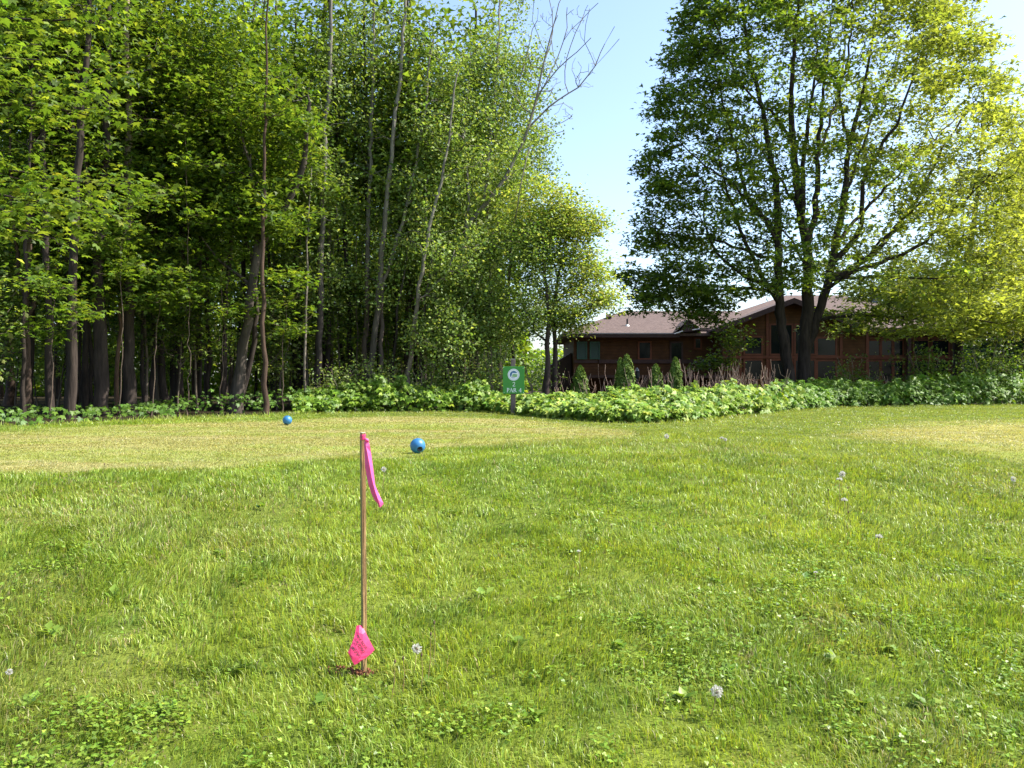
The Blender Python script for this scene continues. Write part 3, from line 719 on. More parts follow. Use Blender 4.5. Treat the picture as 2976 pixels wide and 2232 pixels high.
def shingle():
    mm, nt, out = newmat('shingles'); L = nt.links
    tc = N(nt, 'ShaderNodeTexCoord'); mp = N(nt, 'ShaderNodeMapping'); mp.inputs['Scale'].default_value = (1.0, 3.2, 3.2); L.new(tc.outputs['Object'], mp.inputs[0])
    no = N(nt, 'ShaderNodeTexNoise', Scale=5.0, Detail=5.0, Roughness=.7); L.new(mp.outputs[0], no.inputs['Vector'])
    rp = N(nt, 'ShaderNodeValToRGB'); e = rp.color_ramp.elements; e[0].position = .3; e[0].color = (.09, .064, .056, 1); e[1].position = .7; e[1].color = (.19, .138, .122, 1); L.new(no.outputs['Fac'], rp.inputs[0])
    br = N(nt, 'ShaderNodeTexBrick', Scale=2.6); br.inputs['Color1'].default_value = (1, 1, 1, 1); br.inputs['Color2'].default_value = (.78, .76, .76, 1); br.inputs['Mortar'].default_value = (.45, .42, .42, 1); br.inputs['Mortar Size'].default_value = .03
    L.new(tc.outputs['Object'], br.inputs['Vector'])
    mx = N(nt, 'ShaderNodeVectorMath', operation='MULTIPLY'); L.new(rp.outputs[0], mx.inputs[0]); L.new(br.outputs['Color'], mx.inputs[1])
    pb = N(nt, 'ShaderNodeBsdfPrincipled', Roughness=.9); pb.inputs['Specular IOR Level'].default_value = .25; L.new(mx.outputs[0], pb.inputs['Base Color'])
    bp = N(nt, 'ShaderNodeBump', Strength=.5); bp.inputs['Distance'].default_value = .02; L.new(no.outputs['Fac'], bp.inputs['Height']); L.new(bp.outputs[0], pb.inputs['Normal'])
    L.new(pb.outputs[0], out.inputs[0]); return mm
M['shingle'] = shingle(); M['glass'] = plain('window_glass', (.006, .009, .009), .08, .18); M['blind'] = plain('glass_with_blind', (.045, .075, .065), .2, .2)
HD = 50.0; hb = np.array([P(2200, 0, HD)[0], HD, height(P(2200, 0, HD)[0], HD)]); house = empty('house', hb)
tag(house, 'long rust brown house with hipped shingle roofs behind the dark maple', 'house')
def HX(px, d=HD): return (px - CX) * d / F - hb[0]
def HZ(py, d=HD): return EYE + (CY - py) * d / F - hb[2]
yo = 0.0
m = MB(); m.box(HX(1667), HX(2110), 0, 10, -.6, HZ(972)); m.build('wall', M['siding'], house)
m = MB(); m.box(HX(2108), HX(2800), .35, 13.6, -.6, HZ(955)); m.build('wall', M['siding'], house)
# gable front
gy0 = -1.4; dg = HD + gy0
ap = (HX(2308, dg), HZ(884, dg)); gl, gr_ = HX(2100, dg), HX(2522, dg); ez = HZ(951, dg)
m = MB(); m.slab([(gl, gy0, -.6), (gr_, gy0, -.6), (gr_, gy0, ez), (ap[0], gy0, ap[1]), (gl, gy0, ez)], (0, 1.72, 0)); m.build('gable_wall', M['siding2'], house)
def hiproof(name, x0, x1, y0, y1, ze, xr0, xr1, yr, zr, th=.16):
    m = MB(); A = (x0, y0, ze); B = (x1, y0, ze); Cc_ = (x1, y1, ze); D = (x0, y1, ze); E = (xr0, yr, zr); G = (xr1, yr, zr)
    b = 0; m.V = [A, B, Cc_, D, E, G] + [(p[0], p[1], p[2] - th) for p in (A, B, Cc_, D)]
    m.F = [(0, 1, 5, 4), (1, 2, 5), (2, 3, 4, 5), (3, 0, 4), (6, 7, 1, 0), (7, 8, 2, 1), (8, 9, 3, 2), (9, 6, 0, 3), (9, 8, 7, 6)]
    return m.build(name, M['shingle'], house)
d0 = HD - .6
lr = hiproof('roof', HX(1633, d0), HX(2200), -.6, 10.6, HZ(968, d0), HX(1812, 55), HX(2200), 5.0, HZ(904, 55))
mr = hiproof('roof', HX(2005, 49.8), HX(2835), -.25, 14.2, HZ(953, 49.75), HX(2285, 57), HX(2450, 57), 7.0, HZ(858, 57))
m = MB(); m.box(HX(1633, d0) + .02, HX(1970), -.655, -.605, HZ(968, d0) - .26, HZ(968, d0) - .03); m.build('fascia', M['darktrim'], lr)
m = MB(); m.box(HX(1633, d0) + .02, HX(1970), -.69, -.657, HZ(968, d0) - .06, HZ(968, d0) + .01); m.build('drip_edge', plain('drip_edge', (.30, .26, .25), .5), lr)
m = MB(); m.box(HX(2535), HX(2835), -.305, -.255, HZ(953, 49.75) - .28, HZ(953, 49.75) - .02); m.build('fascia', M['darktrim'], mr)
# gable roof, two planes with rakes
gy1 = gy0 - .7; da = HD + gy1; apx = (HX(2308, da), HZ(866, da)); eL = (HX(2078, da), HZ(954, da)); eR = (HX(2537, da), HZ(958, da)); th = .20
m = MB()
for e_ in (eL, eR):
    m.slab([(e_[0], gy1, e_[1]), (apx[0], gy1, apx[1]), (apx[0], 6.4, apx[1]), (e_[0], 6.4 if False else 4.0, e_[1])], (0, 0, -th * .6))
grf = m.build('gable_roof', M['shingle'], house)
m = MB()
for e_ in (eL, eR): m.slab([(e_[0], gy1 - .05, e_[1] - .30), (e_[0], gy1 - .05, e_[1] + .01), (apx[0], gy1 - .05, apx[1] + .01), (apx[0], gy1 - .05, apx[1] - .30)], (0, .048, 0))
m.build('rake_board', M['darktrim'], grf)
# little dormer over the corner
m = MB(); xa, xb, xc = HX(1972, 49.2), HX(2000, 49.2), HX(2027, 49.2)
m.slab([(xa, -.9, HZ(965, 49.2)), (xc, -.9, HZ(962, 49.2)), (xb, -.9, HZ(932, 49.2))], (0, 1.2, 0)); dm = m.build('dormer', M['darktrim'], house)
m = MB()
for x_, z_ in ((xa, HZ(965, 49.2)), (xc, HZ(962, 49.2))):
    s = -1 if x_ < xb else 1
    m.slab([(x_ + s * .22, -.95, z_ - .02), (x_ + s * .22, 1.5, z_ - .02), (xb, 1.5, HZ(931, 49.2)), (xb, -.95, HZ(931, 49.2))], (0, 0, .06))
m.build('dormer_roof', M['shingle'], dm)
for a0, b0, a1, b1 in ((1960, 971, 1985, 963), (2012, 960, 2034, 956)):
    m = MB(); m.slab([(HX(a0, 49), -1.0, HZ(b0, 49)), (HX(a1, 49), -1.0, HZ(b1, 49)), (HX(a1, 49), -1.0, HZ(b1, 49) + .06), (HX(a0, 49), -1.0, HZ(b0, 49) + .06)], (0, .04, 0))
    m.build('flashing', plain('flashing', (.75, .72, .70), .4), dm)
# side lean-to
m = MB(); m.slab([(HX(1597), 1, -.6), (HX(1664), 1, -.6), (HX(1664), 1, HZ(1023)), (HX(1597), 1, HZ(1064))], (0, 7, 0)); m.build('lean_to', M['darktrim'], house)
# deck-level band, dark strip standing in for deck shadow; deck and posts under the eaves
m = MB(); m.box(HX(1668), HX(1737), -.05, -.003, HZ(1055), HZ(1047)); m.box(HX(1740), HX(2095), -.10, -.003, HZ(1056), HZ(1045)); m.build('deck_shadow_band', M['darktrim'], house)
m = MB(); m.box(HX(1675), HX(2095), -3.0, -.12, HZ(1098, 47), HZ(1090, 47)); [m.box(HX(p, 47), HX(p, 47) + .14, -2.95, -2.81, -.6, HZ(1098, 47) - .003) for p in (1690, 1780, 1880, 1980, 2070)]
m.build('deck', M['darktrim'], house)
m = MB()
for px in (2148, 2226, 2440, 2516): m.box(HX(px, dg), HX(px, dg) + .16, gy0 - .05, gy0 - .003, -.6, HZ(925 if px in (2148, 2516) else 905, dg))
m.box(HX(2104, dg), HX(2520, dg), gy0 - .08, gy0 - .053, HZ(1042, dg), HZ(1034, dg)); m.build('gable_trim', M['trim'], house)
m = MB(); m.box(HX(2528), HX(2790), .27, .347, HZ(1044), HZ(1036)); m.box(HX(2528), HX(2790), .27, .347, HZ(985), HZ(979)); m.build('wing_trim', M['trim'], house)
m = MB(); m.box(HX(2634), HX(2643), -.2, 0, -.6, HZ(958)); m.build('corner_post', M['darktrim'], house)
def window(x0, x1, y0, y1, y, d, fm, gm, f=.10):
    a, b = HX(x0, d), HX(x1, d); z0, z1 = HZ(y1, d), HZ(y0, d); m = MB()
    m.box(a - f, b + f, y - .06, y - .002, z1, z1 + f); m.box(a - f, b + f, y - .06, y - .002, z0 - f, z0); m.box(a - f, a, y - .06, y - .002, z0, z1); m.box(b, b + f, y - .06, y - .002, z0, z1)
    w = m.build('window', M[fm], house); m = MB(); m.box(a, b, y - .03, y - .004, z0, z1); m.build('pane', M[gm], w)
    return w
for a in [(1680, 1703, 996, 1041, 0, HD, 'greenframe', 'blind', .07), (1717, 1740, 996, 1041, 0, HD, 'greenframe', 'blind', .07), (1858, 1889, 996, 1041, 0, HD, 'trim', 'glass'), (1951, 1980, 997, 1046, 0, HD, 'darktrim', 'glass'),
          (2021, 2035, 985, 1011, 0, HD, 'trim', 'glass'), (2165, 2212, 981, 1028, gy0, dg, 'trim', 'glass'), (2165, 2212, 1048, 1102, gy0, dg, 'trim', 'glass'),
          (2240, 2300, 945, 1028, gy0, dg, 'trim', 'glass'), (2240, 2300, 1048, 1102, gy0, dg, 'trim', 'glass'), (2312, 2366, 945, 1028, gy0, dg, 'trim', 'glass'), (2312, 2366, 1048, 1102, gy0, dg, 'trim', 'glass'),
          (2376, 2427, 984, 1032, gy0, dg, 'trim', 'glass'), (2376, 2427, 1050, 1104, gy0, dg, 'trim', 'glass')]: window(*a)
for x0, x1 in ((2532, 2562), (2570, 2598), (2606, 2630), (2664, 2704), (2718, 2764)):
    window(x0, x1, 990, 1032, .35, HD, 'trim', 'glass', .08); window(x0, x1, 1050, 1108, .35, HD, 'trim', 'glass', .08)
m = MB(); m.box(-.28, .28, -.28, .28, 0, 1.0); m.box(-.34, .34, -.34, .34, 1.003, 1.12); ch = m.build('chimney', plain('chimney_metal', (.05, .06, .12), .5), mr); ch.location = (HX(2545, 56), 6.2, HZ(885, 56))
# vent pipe and roof vent on the left roof
def on_left_roof(px, py):   # the front slope
    z0, zr = HZ(968, d0), HZ(904, 55); s = (zr - z0) / 5.6; t = 0
    while t < 5.6:
        y = -.6 + t; z = z0 + s * t
        if HZ(py, HD + y) <= z: break
        t += .02
    return np.array([HX(px, HD + y), y, z])
q = on_left_roof(1823, 947); m = MB(); m.tube([q + [0, 0, -.05], q + [0, 0, .42]], [.055, .055], 12); vp = m.build('vent_pipe', M['black'], lr); m = MB(); m.tube([q + [0, 0, -.03], q + [0, -.02, .10]], [.16, .065], 12); m.build('pipe_boot', plain('pipe_boot', (.6, .58, .56), .5), vp)
q = on_left_roof(1769, 927); m = MB(); m.slab([q + [-.17, -.12, .0], q + [.17, -.12, .0], q + [.17, .22, .16], q + [-.17, .22, .16]], (0, 0, .14)); m.build('roof_vent', M['darktrim'], lr)

#@@GARDEN
# ------------------------------------------------------------------ dwarf conifers and garden lamps by the house
CON = [(.07, .14, .02), (.10, .17, .025), (.15, .22, .035), (.18, .24, .05)]
def conifer(px, top, wpx, d, label, seed, lobes=None, base_z=None):
    rs = np.random.default_rng(seed); bz = float(height((px - CX) * d / F, d)) if base_z is None else base_z
    b_ = np.array([(px - CX) * d / F, d, bz]); H = P(px, top, d)[2] - bz; Rr = wpx * d / F / 2
    root = empty('dwarf_conifer', b_); tag(root, label, 'conifer', 'clipped dwarf conifers in front of the house')
    m = MB(); m.tube([(0, 0, -.1), (0, 0, H * .5), (0, 0, H * .9)], [.05, .03, .008], 7); m.build('trunk', M['post'], root)
    n = 9000; t = rs.random(n) ** .75; a = rs.uniform(0, 6.28, n)
    prof = np.interp(t, [0, .1, .35, .65, .85, .95, 1], [.75, .95, 1.0, .78, .50, .28, .04])
    bump_ = 1 + .20 * np.sin(a * 3 + t * 9 + seed) * np.sin(t * 16 + seed) + .10 * np.sin(a * 7 + t * 21)
    rad = Rr * prof * bump_ * rs.uniform(.72, 1.05, n) ** .5
    cx = np.zeros(n); 
    if lobes:
        s = rs.random(n) < .4; cx = np.where(s, -Rr * .75, 0); t = np.where(s, t * .93, t); rad = np.where(s, rad * .7, rad)
    lean = .05 * t * H
    cen = np.stack([cx + lean * 0 + rad * np.cos(a), rad * np.sin(a), t * H], -1)
    out_ = np.stack([np.cos(a), np.sin(a), np.full(n, .5)], -1)
    V, Fc, Cc = leaves(cen, out_ + rs.normal(0, .45, (n, 3)), rs.normal(0, .5, (n, 3)) + [0, 0, 1] + out_ * .6, rs.uniform(.035, .07, n) , 'oval', palette(n, CON, None, .2, rs))
    mesh('foliage', V, Fc, M['needle'], root, Cc)
conifer(1686, 1066, 48, 22.5, 'leftmost of the four clipped conifers, a plain rounded cone', 3)
conifer(1822, 1033, 50, 22.8, 'largest clipped conifer, with a double rounded top', 4, lobes=True)
conifer(1906, 1062, 40, 23, 'small clipped conifer between the double topped one and the round topped one', 5)
conifer(1963, 1042, 40, 23.2, 'round topped clipped conifer nearest the maple trunk', 6)
def lamp(px, top, d, label):
    bz = float(height((px - CX) * d / F, d)); b_ = np.array([(px - CX) * d / F, d, bz]); H = P(px, top, d)[2] - bz
    root = empty('garden_lamp', b_); tag(root, label, 'lamp', 'small post lamps in front of the house')
    m = MB(); m.tube([(0, 0, -.1), (0, 0, H - .42)], [.05, .045], 10); m.build('post', M['black'], root)
    m = MB(); m.tube([(0, 0, H - .42), (0, 0, H - .38), (0, 0, H - .18), (0, 0, H - .14)], [.05, .10, .10, .12], 8); hd = m.build('lantern', M['black'], root)
    m = MB(); m.tube([(0, 0, H - .137), (0, 0, H - .04), (0, 0, H)], [.09, .045, .01], 12); m.build('cap', plain('lamp_cap', (.25, .25, .27), .3, Metallic=.6), hd)
lamp(1851, 1068, 31, 'dark post lamp with shiny cap right of the double topped conifer')
lamp(1611, 1086, 30, 'dark post lamp left of all the conifers')

# dry sumac-like stalks: six shapes, copied
M['stalk'] = noisemat('dry_stalk', (.16, .10, .075), (.36, .25, .19), scale=20, bump=0, rough=.85)
protos = []
for s in range(6):
    rs = np.random.default_rng(40 + s); H = 1.0; m = MB(); lx, ly = rs.normal(0, .22, 2)
    p = [np.array([0, 0, 0.])]
    for k in range(5): p.append(p[-1] + np.array([lx / 5 + rs.normal(0, .04), ly / 5 + rs.normal(0, .04), .2]))
    m.tube(p, [.008, .0075, .007, .006, .005, .006], 5)
    for k in rs.choice([2, 3, 4], rs.integers(1, 3), replace=False):
        v = rs.normal(0, .10, 2); q = p[k]; m.tube([q, q + [v[0], v[1], .08], q + [v[0] * 1.5, v[1] * 1.5, .25 + .1 * rs.random()]], [.006, .005, .004], 4)
    protos.append(m)
pm = [mesh('stem', m.V, m.F, M['stalk'], None) for m in protos]
made = []
rs = np.random.default_rng(77)
def put_stalk(px, top, d):
    x = (px - CX) * d / F; bz = float(height(x, d)); H = P(px, top, d)[2] - bz; s = rs.integers(6)
    root = empty('dry_stalk', (x, d, bz - .05), rs.uniform(0, 6.28)); root.scale = (.75 + .5 * rs.random(), .75 + .3 * rs.random(), H + .05)
    c = pm[s].copy(); C.objects.link(c); c.parent = root
    tag(root, 'bare pinkish brown dry stalk rising behind the bright leafy hedge', 'stalk', 'dry stalks behind the leafy hedge')
for k in range(210):
    px = rs.uniform(1612, 2260); 
    if px > 1990 or rs.random() < .55: put_stalk(px, rs.normal(1098 if px < 2000 else 1090, 20), rs.uniform(19.5, 25))
for k in range(22): put_stalk(rs.uniform(2400, 2600), rs.normal(1100, 10), rs.uniform(27, 29.5))
for o in pm: bpy.data.objects.remove(o)

#@@HEDGE
# ------------------------------------------------------------------ leafy undergrowth along the edge
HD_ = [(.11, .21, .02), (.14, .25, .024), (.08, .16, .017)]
def hedge(name, px0, px1, hfun, depth, dens, size, cols, label, seed, wts=None, skip=0.0):
    rs = np.random.default_rng(seed); x0, x1 = np.interp([px0, px1], [p[0] for p in HL], HLw[:, 0])
    # keep screen order by walking the line
    seg = [(p, q) for p, q in zip(HL, HLw) if px0 - 500 <= p[0] <= px1 + 500]
    T = np.array([p[0] for p, q in seg], float); Q = np.array([q for p, q in seg])
    L = abs(x1 - x0); n = int(dens * L * depth)
    u = rs.uniform(px0, px1, n); bx = np.interp(u, T, Q[:, 0]); by = np.interp(u, T, Q[:, 1]); by = by + (fbm(bx, by * 0, .5, seed % 20) - .5) * .9
    s = rs.random(n) ** 1.2 * depth; x = bx + bx / by * s; y = by + s
    hm = hfun(u) * (.50 + 1.0 * fbm(x, y, .9, seed % 40)) * (.70 + .60 * vnoise(x, y, .28, seed % 40 + 3))
    env = hm * np.clip(.30 + .70 * np.sqrt(np.clip(s / .8, 0, 1)), 0, 1)
    front = rs.random(n) < .45
    zrel = np.where(front, rs.random(n) ** .8, .82 + .22 * rs.random(n)); z = height(x, y) + .03 + env * zrel
    keep = (rs.random(n) > skip * (vnoise(x, y, .8, seed % 30 + 9) > .5)); 
    out_ = np.stack([rs.normal(.15, .35, n), -rs.uniform(.25, .9, n) * np.where(s < 1.2, 1, .5), rs.uniform(.5, 1.1, n)], -1)
    nor = out_ + rs.normal(0, .25, (n, 3))
    dr = np.stack([rs.normal(0, .7, n), -rs.uniform(.1, 1, n), -rs.uniform(.2, .8, n)], -1)
    cen = np.stack([x, y, z], -1)[keep]
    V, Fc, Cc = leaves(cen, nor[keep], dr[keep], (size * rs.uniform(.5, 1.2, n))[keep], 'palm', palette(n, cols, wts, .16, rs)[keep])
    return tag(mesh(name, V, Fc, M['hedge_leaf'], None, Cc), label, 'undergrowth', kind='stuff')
HB = [(.17, .28, .022), (.22, .33, .03), (.12, .22, .02), (.30, .38, .05)]
def hf(*kv):
    k = np.array(kv); return lambda u: np.interp(u, k[:, 0], k[:, 1])
hedge('undergrowth', 1385, 2320, hf((1385, .42), (1500, .36), (1600, .36), (1800, .40), (2100, .46), (2250, .60), (2320, .5)), 4.2, 470, .125, HB + HD_[:1], 'bright big leaved thicket below the house and tee sign', 31)
hedge('undergrowth', 840, 1420, hf((840, .35), (950, .48), (1100, .62), (1250, .66), (1420, .58)), 3.6, 300, .13, HD_ + HB[:2], 'mid green leafy thicket between the aspens and the tee', 32)
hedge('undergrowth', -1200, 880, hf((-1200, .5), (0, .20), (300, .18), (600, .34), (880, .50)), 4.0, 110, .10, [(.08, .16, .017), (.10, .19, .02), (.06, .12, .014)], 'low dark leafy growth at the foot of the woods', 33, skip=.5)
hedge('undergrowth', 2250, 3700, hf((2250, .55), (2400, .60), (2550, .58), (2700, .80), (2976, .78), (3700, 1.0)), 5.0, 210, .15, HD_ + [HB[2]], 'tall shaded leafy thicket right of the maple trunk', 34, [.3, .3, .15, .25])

#@@MAPLE
# ------------------------------------------------------------------ the big maple
DM = 30.0
def L3(pts, d0, d1): return [P(px, py, d0 + (d1 - d0) * i / (len(pts) - 1)) for i, (px, py) in enumerate(pts)]
def big_maple():
    T = Tree(101); rs = T.rng; base = P(2320, 1160, DM); base[2] = float(height(base[0], DM)) - .1
    b0 = base.copy(); cz = 3.2
    tA = [np.array([P(2296, 0, DM)[0], DM - .2, base[2]])] + L3([(2288, 1050), (2270, 930), (2262, 800), (2259, 560), (2238, 460), (2222, 340), (2185, 200), (2160, 40), (2150, -90)], 29.8, 30.5)
    T.line(tA, .22, .03, attach=False, k=10, clear=cz)
    T.line([np.array([P(2338, 0, DM)[0], DM, base[2]])] + L3([(2338, 1060), (2344, 938), (2351, 767), (2330, 631), (2313, 502), (2299, 324), (2306, 188), (2316, 60), (2330, -110)], 30, 29.6), .27, .03, attach=False, k=10, clear=cz)
    T.line(L3([(2340, 1040), (2362, 960), (2402, 842), (2422, 733), (2449, 597), (2463, 461), (2484, 358), (2518, 222), (2545, 40)], 30, 30.6), .21, .03, k=9, clear=cz)
    for pts, r, d0, d1 in [
        ([(2352, 720), (2371, 597), (2374, 461), (2388, 324), (2402, 188), (2420, 20)], .15, 29.9, 31.5),
        ([(2335, 650), (2336, 480), (2352, 330), (2375, 200), (2370, 60)], .12, 29.9, 28.3),
        ([(2258, 880), (2212, 800), (2172, 715), (2140, 640), (2100, 500), (2080, 380)], .11, 30, 28.5),
        ([(2266, 830), (2177, 815), (2109, 760), (2068, 706), (2030, 560)], .09, 30, 31.5),
        ([(2262, 690), (2200, 620), (2160, 540), (2130, 400), (2090, 260), (2070, 120)], .10, 30, 31.8),
        ([(2262, 760), (2180, 730), (2080, 700), (1980, 690), (1890, 680)], .07, 30, 29.0),
        ([(2270, 850), (2180, 835), (2060, 845), (1950, 820), (1840, 800)], .08, 30, 30.8),
        ([(2270, 700), (2190, 590), (2050, 480), (1960, 400)], .07, 30, 28.0),
        ([(2300, 420), (2240, 320), (2200, 300), (2120, 180), (2060, 20)], .07, 30, 28.2),
        ([(2422, 754), (2497, 665), (2518, 502), (2586, 392), (2633, 290), (2680, 100)], .13, 30.2, 28.6),
        ([(2412, 815), (2518, 754), (2572, 699), (2654, 597), (2708, 495), (2763, 392), (2858, 256)], .12, 30.2, 31.6),
        ([(2412, 812), (2586, 754), (2688, 699), (2763, 624), (2926, 461)], .10, 30.2, 28.2),
        ([(2405, 822), (2586, 808), (2722, 808), (2850, 790)], .08, 30.1, 29.0),
        ([(2372, 930), (2445, 920), (2551, 916), (2621, 922), (2726, 918), (2830, 932), (2920, 945)], .075, 30.1, 27.6),
        ([(2440, 640), (2480, 500), (2540, 330), (2600, 180)], .08, 30.3, 32.5),
        ([(2465, 440), (2440, 280), (2470, 130), (2480, -40)], .07, 30.4, 29.0),
        ([(2375, 470), (2420, 330), (2450, 200), (2450, 60)], .07, 31, 33.5),
        ([(2330, 640), (2280, 540), (2200, 420), (2150, 330)], .07, 30, 33.5),
        ([(2350, 780), (2300, 700), (2250, 640)], .06, 30, 26.8),
        ([(2400, 845), (2500, 760), (2620, 640), (2700, 560)], .08, 30, 26.5),
        ([(2430, 700), (2560, 560), (2700, 420), (2790, 330)], .08, 30.2, 33.5)]:
        T.line(L3(pts, d0, d1), r, .018, k=6, clear=cz, jit=.03)
    # attraction points within the outline seen in the photograph
    ly = np.array([-260, -120, 0, 124, 300, 500, 650, 760, 830, 900, 950]); lx = np.array([2260, 2080, 2000, 1955, 1900, 1865, 1850, 1830, 1800, 1850, 2000])
    ry = np.array([-260, -120, 0, 124, 300, 450, 600, 750, 850, 950, 990]); rx = np.array([2480, 2700, 2800, 2850, 2930, 2960, 2950, 2950, 2960, 2900, 2700])
    att = []
    while len(att) < 2300:
        py = rs.uniform(-240, 985); l = np.interp(py, ly, lx); r = np.interp(py, ry, rx); px = rs.uniform(l, r)
        c = (l + r) / 2; hw = (r - l) / 2; u = (px - c) / hw; zz = math.sqrt(max(0, 1 - u * u)); dd = rs.uniform(-1, 1) * zz * min(hw * DM / F, 6.2) * .95
        if py > 860 and 2060 < px < 2400: continue
        if py > 940 and px < 2060 and rs.random() < .5: continue
        e = math.sqrt(min(1, u * u + (dd / 6.2) ** 2))
        if rs.random() > .40 + .6 * e: continue
        if vnoise(px / 100 + 50, py / 50 + dd * .8, 1.0, 15) < .34: continue
        q = P(px, py, DM + dd); q[0] = (px - CX) * DM / F * 1.0
        if q[2] < 2.7: continue
        att.append(q)
    for (x0, x1, y0, y1, m_) in ((2480, 2960, 850, 955, 95), (1790, 2120, 770, 905, 80), (1960, 2120, 880, 950, 25)):
        for _ in range(m_): att.append(P(rs.uniform(x0, x1), rs.uniform(y0, y1), DM) + [0, rs.uniform(-3.5, 2), 0])
    att = np.array(att); ends, dirs = T.grow(att, up=.35, drop=.5)
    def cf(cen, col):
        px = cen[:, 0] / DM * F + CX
        # sunward side: young yellow leaves, plus backlit glow put into the colour
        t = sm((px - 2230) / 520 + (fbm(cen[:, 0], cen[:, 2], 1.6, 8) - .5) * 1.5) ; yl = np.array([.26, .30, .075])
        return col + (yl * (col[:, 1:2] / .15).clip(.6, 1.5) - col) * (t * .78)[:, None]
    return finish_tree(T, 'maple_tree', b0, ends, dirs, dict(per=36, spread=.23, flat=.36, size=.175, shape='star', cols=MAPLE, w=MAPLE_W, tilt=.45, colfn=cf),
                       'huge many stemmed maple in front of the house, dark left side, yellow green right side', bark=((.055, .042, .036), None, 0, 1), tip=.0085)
big_maple()

# hanging leafy branch in front of the house wall is a low shoot of a young maple
def young(name, px, d, pts, att_c, att_r, n, per, size, label, cols, w, shape='star', bark=(.06, .045, .04), r=.03, spread=.22, group=None, cat='tree', mat='leaf', flat=.45, extra=(), tilt=.5, high=None):
    T = Tree(int(px * 7 + d * 13) % 9999); base = np.array([(px - CX) * d / F, d, float(height((px - CX) * d / F, d))])
    main = [base] + [P(a, b, d) for a, b in pts]; T.line(main, r, .012, attach=False, k=8, clear=base[2] + .5)
    for e in extra: T.line([P(a, b, dd) for a, b, dd in e], r * .6, .01, k=5, clear=base[2] + .5)
    att = np.vstack([blob(T.rng, m_, P(c[0], c[1], d + c[2]), rr) for c, rr, m_ in zip(att_c, att_r, n)])
    att = att[(att[:, 2] > base[2] + .3) & (vnoise(att[:, 0] / .9 + 30, att[:, 2] / .45 + att[:, 1] * .7, 1.0, 19) > .28)]
    ends, dirs = T.grow(att)
    return finish_tree(T, name, base, ends, dirs, dict(per=per, spread=spread, flat=flat, size=size, shape=shape, cols=cols, w=w, tilt=tilt), label, cat, group, bark=(bark, high, base[2], base[2] + 5), mat=mat, tip=.006)
young('maple_sapling', 2110, 31, [(2112, 1080), (2120, 1000), (2100, 960)], [(2140, 1000, 0), (2060, 1055, 0), (2120, 950, 0)], [(.9, .6, .5), (.8, .5, .25), (.6, .5, .35)], [22, 20, 12], 26, .13, 'young maple with dark drooping leaves before the house wall', MAPLE, MAPLE_W)
YEL = [(.29, .33, .08), (.34, .355, .10), (.21, .27, .05), (.13, .20, .03)]
young('yellow_maple', 2790, 37, [(2785, 1000), (2800, 850), (2830, 650), (2850, 450), (2860, 250)],
      [(2850, 520, 0), (2760, 800, -1), (2920, 780, 0), (2700, 880, -2), (2900, 930, -2), (3000, 550, 1)], [(4.2, 3.5, 4), (3.2, 2.5, 1.6), (3, 3, 2), (2.2, 2, .8), (2.6, 2.2, .9), (3, 3, 3.5)], [260, 170, 170, 110, 110, 120], 34, .15,
      'yellow green maple behind the right side of the big one', YEL, [.35, .25, .25, .15], r=.28, spread=.36, bark=(.045, .035, .03), extra=([(2790, 960, 37), (2700, 880, 36), (2620, 860, 35)], [(2800, 900, 37), (2900, 820, 37), (2990, 760, 38)]))
young('yellow_maple', 3010, 33, [(3010, 1000), (2995, 850), (3010, 600), (3030, 300)],
      [(2960, 870, 0), (3050, 600, 0), (2950, 640, 0)], [(2.2, 2, 1.3), (3, 3, 3.5), (1.8, 2, 2)], [130, 160, 90], 34, .14,
      'yellow leaved maple farthest right, over the shaded thicket', YEL, [.35, .25, .25, .15], r=.22, spread=.34, bark=(.045, .035, .03))
young('aspen_tree', 1612, 22.3, [(1613, 1000), (1617, 850), (1640, 700), (1660, 600)],
      [(1650, 680, 0), (1700, 800, 0), (1600, 640, .5), (1640, 880, 0), (1720, 650, 0), (1750, 860, 0), (1560, 620, 0), (1625, 935, 0)], [(.85, .9, 1.1), (.65, .8, .7), (.65, .8, .8), (.95, .9, .5), (.45, .5, .25), (.40, .5, .25), (.9, .7, 1.0), (.9, .7, .25)], [120, 90, 70, 90, 30, 30, 90, 40], 44, .088,
      'yellow topped tree at the right end of the woods beside the sky gap', [(.34, .39, .09), (.27, .34, .07), (.19, .28, .05), (.40, .41, .12)], [.3, .3, .25, .15], shape='oval', r=.09, spread=.22, mat='aspen_leaf',
      extra=([(1617, 900, 22.3), (1670, 820, 22.3), (1720, 790, 22.3)], [(1625, 800, 22.3), (1590, 700, 22.3)], [(1614, 960, 22.3), (1690, 900, 22), (1740, 880, 22)]))
young('aspen_tree', 1588, 21.8, [(1590, 1000), (1591, 880), (1580, 760), (1570, 640)], [(1545, 800, 0), (1590, 920, 0), (1555, 690, 0), (1520, 900, 0)], [(.9, .9, 1.0), (.8, .7, .55), (.7, .7, .7), (.7, .7, .7)], [110, 80, 70, 70], 36, .078,
      'slim dark stemmed tree just left of the yellow topped one', ASPEN + [(.05, .1, .015)], [.2, .2, .3, .1, .2], shape='oval', r=.10, spread=.22, mat='aspen_leaf')

